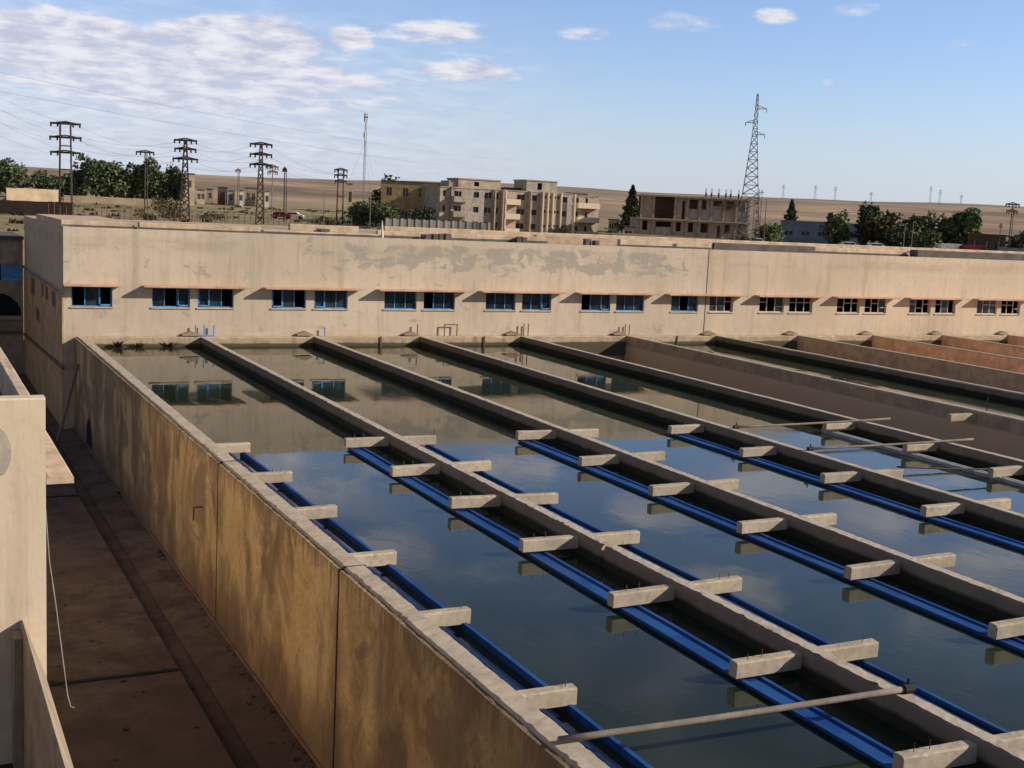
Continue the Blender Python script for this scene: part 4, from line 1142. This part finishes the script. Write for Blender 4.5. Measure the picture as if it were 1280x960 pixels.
# unfinished concrete building
def skeleton():
    d = 240.; xa, ya = at(797, d); xb, yb = at(938, d+4)
    zb = tz(xa, ya)-.4; L = math.hypot(xb-xa, yb-ya); ang = math.atan2(yb-ya, xb-xa)
    o = empty('unfinished_building', (xa, ya, zb), 'unfinished two-storey concrete frame building with columns sticking up', 'building', rz=ang)
    _, _, _, zt = place(860, d, 246); h = zt-zb; f1 = h*.5
    U = L/141.
    for z in (f1, h): 
        bm = BM(); box(bm, 0 if z == f1 else 5*U, L, -1.1, 10, z-.3, z); link('floor_slab', bm, M['rawc'], o)
    bays = [5, 20, 47, 62, 78, 92, 108, 124, 139]
    for c in bays:
        bm = BM(); box(bm, (c-1.2)*U, (c+1.2)*U, -.35, .05, 0, h-.301) if False else box(bm, (c-1.2)*U, (c+1.2)*U, -.35, .05, 0, f1-.301); box(bm, (c-1.2)*U, (c+1.2)*U, -.35, .05, f1+.001, h-.301); link('column', bm, M['rawc'], o)
    for c in (85, 92, 101, 110, 116, 126):
        bm = BM(); box(bm, (c-.9)*U, (c+.9)*U, .2, .5, h+.001, h+.9)
        for q in (-.1, .1): bar(bm, (c*U+q, .35, h+.9), (c*U+q, .35, h+1.7), .04)
        link('starter_column', bm, M['walldark'], o)
    rnd = random.Random(3)
    for a, b in zip(bays, bays[1:]):
        for z0, z1 in ((0, f1-.302), (f1+.002, h-.302)):
            a2, b2 = (a+1.25)*U, (b-1.25)*U
            if a == 20 and z0 > 1: continue
            if a == 5 and z0 > 1: hs = []
            else:
                w = (b2-a2); r = rnd.random()
                hs = [(a2+w*.12, a2+w*(.6 if r < .3 else .9), z0+(z1-z0)*(.5 if r < .6 else .68), z0+(z1-z0)*.93)]
                if r > .8: hs = [(a2+w*.6, a2+w*.9, z0+.02, z0+(z1-z0)*.85)]
            bm = BM(); sheet_holes(bm, a2, b2, z0, z1, hs, 0, .25)
            me = bpy.data.meshes.new('infill_wall'); bm.to_mesh(me); bm.free(); me.materials.append(M['rawc' if rnd.random() < .6 else 'aptg']); w_ = bpy.data.objects.new('infill_wall', me); col.objects.link(w_); w_.parent = o
    bm = BM(); box(bm, 5*U, L, 4, 4.2, 0, f1-.31); box(bm, 5*U, L, 4, 4.2, f1+.01, h-.31); link('dark_interior', bm, M['rust'], o)
    bm = BM(); box(bm, 0, 4.8*U, .1, 9, 0, f1-.31); link('side_wall', bm, M['rawc'], o)
    bm = BM(); box(bm, 100*U, 122*U, -1.3, -1.11, h-1.5, h-1.2); link('balcony_edge', bm, M['walldark'], o)
skeleton()
sh, L, h, ang = house('long_shed', 978, 1082, 262, 279, 'shed', 'long low blue-grey sheet metal shed behind the trees', 'shed', depth=10, wn=5, winw=1.6, roof='shed', wfrac=(.45, .6))
house('dark_building', 1214, 1262, 236, 294, 'walldark', 'low dark brown building right of the last large tree', 'building', depth=8, wn=3, roof='walldark')
house('pale_hut', 782, 795, 215, 284, 'aptg', 'small grey hut at the left of the unfinished building', 'hut', depth=4, wn=1)

# parked vehicles
def car(u, d, mat, label, van=False, rz=0.):
    x, y = at(u, d); z = tz(x, y); hor = 231+.0489*u
    o = empty('parked_van' if van else 'parked_car', (x, y, z), label, 'van' if van else 'car', rz=-R(YAW*57)+rz)
    prof = [(-2.1, .35), (-2.15, .8), (-1.7, .95), (-1.1, 1.42), (.6, 1.45), (1.25, .98), (2.05, .85), (2.15, .4)] if not van else [(-2.6, .4), (-2.6, 1.9), (-2.4, 2.1), (1.3, 2.1), (1.9, 1.3), (2.6, 1.15), (2.65, .4)]
    bm = BM(); A = [bm.verts.new((px_, -.85, pz)) for px_, pz in prof]; B = [bm.verts.new((px_, .85, pz)) for px_, pz in prof]
    bm.faces.new(A); bm.faces.new(B[::-1])
    for i in range(len(A)): bm.faces.new((A[i], B[i], B[(i+1) % len(A)], A[(i+1) % len(A)]))
    bmesh.ops.bevel(bm, geom=bm.edges[:], offset=.06, segments=2, affect='EDGES'); link('body', bm, M[mat], o)
    bm = BM()
    if van: box(bm, .6, 1.35, -.865, -.856, 1.25, 1.85)
    else: box(bm, -1.2, -.3, -.865, -.856, 1.0, 1.32); box(bm, -.2, .7, -.865, -.856, 1.0, 1.32)
    link('side_window', bm, M['glass'], o)
    for wx in ((-1.35, 1.35) if not van else (-1.7, 1.7)):
        for wy in (-.86, .66):
            bm = BM(); tube(bm, [(wx, wy, .34), (wx, wy+.2, .34)], .34, 14); link('wheel', bm, M['black'], o)
car(352, 262, 'red', 'dark red car parked in the field right of the pylon'); car(368, 264, 'white', 'white car parked beside the dark red one')
car(1066, 232, 'white', 'white car parked under the dense green tree'); car(1101, 230, 'white', 'white car parked under the brownish broad tree')
car(1198, 228, 'white', 'pale van parked below the last large green tree', van=True); car(1226, 228, 'red', 'dark red van in front of the dark building', van=True); car(950, 226, 'white', 'white car half hidden at the tall tower foot')

# ------------------------------------------------------------------ light and sky
SEL, SAZ = R(26.5), R(120)
sd = Vector((math.sin(SAZ)*math.cos(SEL), math.cos(SAZ)*math.cos(SEL), math.sin(SEL)))
L = bpy.data.lights.new('sun', 'SUN'); L.energy = 4.9; L.angle = R(.53); L.color = (1, .88, .735)
lo = bpy.data.objects.new('sun', L); col.objects.link(lo); lo.rotation_euler = sd.to_track_quat('Z', 'Y').to_euler(); lo.location = (60, -60, 60)

w = bpy.data.worlds.new("World"); scene.world = w; w.use_nodes = True
t = w.node_tree; bg = t.nodes['Background']
sk = t.nodes.new('ShaderNodeTexSky'); sk.sky_type = 'NISHITA'; sk.sun_disc = False; sk.sun_elevation = SEL; sk.sun_rotation = SAZ
sk.air_density = 1.0; sk.dust_density = .6; sk.ozone_density = 1.6
def nn(tp): return t.nodes.new(tp)
def mth(op, a, b=None, c=None):
    n_ = nn('ShaderNodeMath'); n_.operation = op
    for i, v in enumerate((a, b, c)):
        if v is None: continue
        if isinstance(v, bpy.types.NodeSocket): t.links.new(v, n_.inputs[i])
        else: n_.inputs[i].default_value = v
    return n_.outputs[0]
def mr(x, a, b, c=0., d=1.):
    n_ = nn('ShaderNodeMapRange'); n_.interpolation_type = 'SMOOTHSTEP'
    for i, v in enumerate((x, a, b, c, d)):
        if isinstance(v, bpy.types.NodeSocket): t.links.new(v, n_.inputs[i])
        else: n_.inputs[i].default_value = v
    return n_.outputs[0]
tc = nn('ShaderNodeTexCoord'); sp = nn('ShaderNodeSeparateXYZ'); t.links.new(tc.outputs['Generated'], sp.inputs[0])
X, Y, Z = sp.outputs
az = mth('ARCTAN2', X, Y)                                # 0 = +Y, grows towards +X
hz = mth('MAXIMUM', mth('ADD', Z, .16), .01)
cx, cy = mth('DIVIDE', X, hz), mth('DIVIDE', Y, hz)
cv = nn('ShaderNodeCombineXYZ'); t.links.new(cx, cv.inputs[0]); t.links.new(cy, cv.inputs[1])
def noi(scale, det, rough, sx=1., sy=1., off=(0, 0, 0), dist=0.):
    mp = nn('ShaderNodeMapping'); t.links.new(cv.outputs[0], mp.inputs[0]); mp.inputs['Scale'].default_value = (sx, sy, 1); mp.inputs['Location'].default_value = off
    n_ = nn('ShaderNodeTexNoise'); t.links.new(mp.outputs[0], n_.inputs['Vector']); n_.inputs['Scale'].default_value = scale; n_.inputs['Detail'].default_value = det; n_.inputs['Roughness'].default_value = rough; n_.inputs['Distortion'].default_value = dist
    return n_.outputs['Fac']
n1 = mth('ADD', mth('MULTIPLY', noi(1.15, 4, .5, off=(3.4, 1.2, 0)), .62), mth('MULTIPLY', noi(3.1, 8, .62, off=(7.7, 2.2, 0)), .38)); n2 = noi(8.0, 7, .6, off=(1, 5, 0))
el = mth('ARCSINE', Z)
left = mr(az, .60, .20)                                   # cloud bank towards the left of the view
hic = mth('MULTIPLY', mr(el, .16, .24), mth('MULTIPLY', mr(az, .35, .6), .10))
dens = mth('ADD', mth('ADD', mth('ADD', n1, hic), mth('MULTIPLY', n2, .35)), mth('MULTIPLY', left, .13))
hi = mr(el, .05, .14)
def blob(u, v, su, sv):
    q = (fwd+cr*((u-640)/F)+cu*((480-v)/F)).normalized(); a0, e0 = math.atan2(q.x, q.y), math.asin(q.z)
    p = mth('ADD', mth('POWER', mth('ABSOLUTE', mth('DIVIDE', mth('SUBTRACT', az, a0), su/F)), 2.), mth('POWER', mth('ABSOLUTE', mth('DIVIDE', mth('SUBTRACT', el, e0), sv/F)), 2.))
    return mr(p, 1.0, 0.)
pf = None
for q_ in ((540, 38, 85, 20), (440, 45, 35, 22), (590, 92, 75, 16), (735, 43, 50, 12), (855, 28, 75, 20), (970, 20, 45, 14), (1070, 10, 55, 18), (1202, 57, 30, 14), (1035, 103, 14, 6), (300, 45, 120, 35), (90, 40, 110, 30), (330, 95, 150, 26)):
    b_ = blob(*q_); pf = b_ if pf is None else mth('MAXIMUM', pf, b_)
def blobr(u, v, su, sv):
    q = (fwd+cr*((u-640)/F)+cu*((480-v)/F)).normalized(); q.z = -q.z
    a0, e0 = math.atan2(q.x, q.y), math.asin(q.z)
    p = mth('ADD', mth('POWER', mth('ABSOLUTE', mth('DIVIDE', mth('SUBTRACT', az, a0), su/F)), 2.), mth('POWER', mth('ABSOLUTE', mth('DIVIDE', mth('SUBTRACT', el, e0), sv/F)), 2.))
    return mr(p, 1.0, 0.)
for q_ in ((940, 600, 130, 38), (830, 640, 90, 34), (1080, 640, 110, 34), (900, 735, 130, 40), (640, 585, 70, 26), (1180, 590, 110, 26), (480, 690, 90, 30)):
    pf = mth('MAXIMUM', pf, blobr(*q_))
for q_ in ((190, 100, 280, 50), (60, 70, 160, 50)):
    pf = mth('MAXIMUM', pf, mth('MULTIPLY', blob(*q_), .8))
dens = mth('ADD', mth('SUBTRACT', dens, mth('MULTIPLY', mr(el, .22, .16), .10)), mth('MULTIPLY', pf, .20))
cm = mr(dens, .72, .90)
cm = mth('MULTIPLY', cm, mr(el, .015, .07, .35, 1))
veil = mth('MULTIPLY', mth('MULTIPLY', left, mr(el, .19, .06)), .55)
zen = mr(el, .22, .6)
cloud = nn('ShaderNodeMix'); cloud.data_type = 'RGBA'
t.links.new(mth('MINIMUM', mth('ADD', mth('MULTIPLY', mth('MULTIPLY', cm, mr(el, .22, .42, 1., .25)), .82), veil), .9), cloud.inputs[0])
tn = nn('ShaderNodeMix'); tn.data_type = 'RGBA'; t.links.new(mr(el, .20, .50), tn.inputs[0])
tn.inputs[6].default_value = (1.06, 1.13, 1.44, 1); tn.inputs[7].default_value = (.30, .35, .42, 1); 
sdk = nn('ShaderNodeMix'); sdk.data_type = 'RGBA'; t.links.new(mr(mth('ABSOLUTE', mth('SUBTRACT', az, .45)), .8, 1.7), sdk.inputs[0])
t.links.new(tn.outputs[2], sdk.inputs[6]); sdk.inputs[7].default_value = (.34, .36, .40, 1); tint = sdk.outputs[2]
grad = nn('ShaderNodeMix'); grad.data_type = 'RGBA'; grad.blend_type = 'MULTIPLY'; grad.inputs[0].default_value = 1
t.links.new(sk.outputs[0], grad.inputs[6]); t.links.new(tint, grad.inputs[7])
t.links.new(grad.outputs[2], cloud.inputs[6])
cc = nn('ShaderNodeMix'); cc.data_type = 'RGBA'
t.links.new(mr(n2, .35, .65), cc.inputs[0]); cc.inputs[6].default_value = (4.6, 4.7, 5.9, 1); cc.inputs[7].default_value = (7.5, 7.3, 7.6, 1)
t.links.new(cc.outputs[2], cloud.inputs[7])
hzm = nn('ShaderNodeMix'); hzm.data_type = 'RGBA'; t.links.new(mth('MULTIPLY', mr(el, .13, -.01, 0, .62), mr(mth('ABSOLUTE', mth('SUBTRACT', az, .45)), 1.6, .8, .3, 1)), hzm.inputs[0])
t.links.new(cloud.outputs[2], hzm.inputs[6]); hzm.inputs[7].default_value = (5.0, 5.65, 7.1, 1)
t.links.new(hzm.outputs[2], bg.inputs[0]); bg.inputs[1].default_value = .118

scene.view_settings.view_transform = 'Standard'; scene.view_settings.look = 'None'; scene.view_settings.exposure = 0
scene.render.engine = 'CYCLES'
scene.cycles.max_bounces = 6
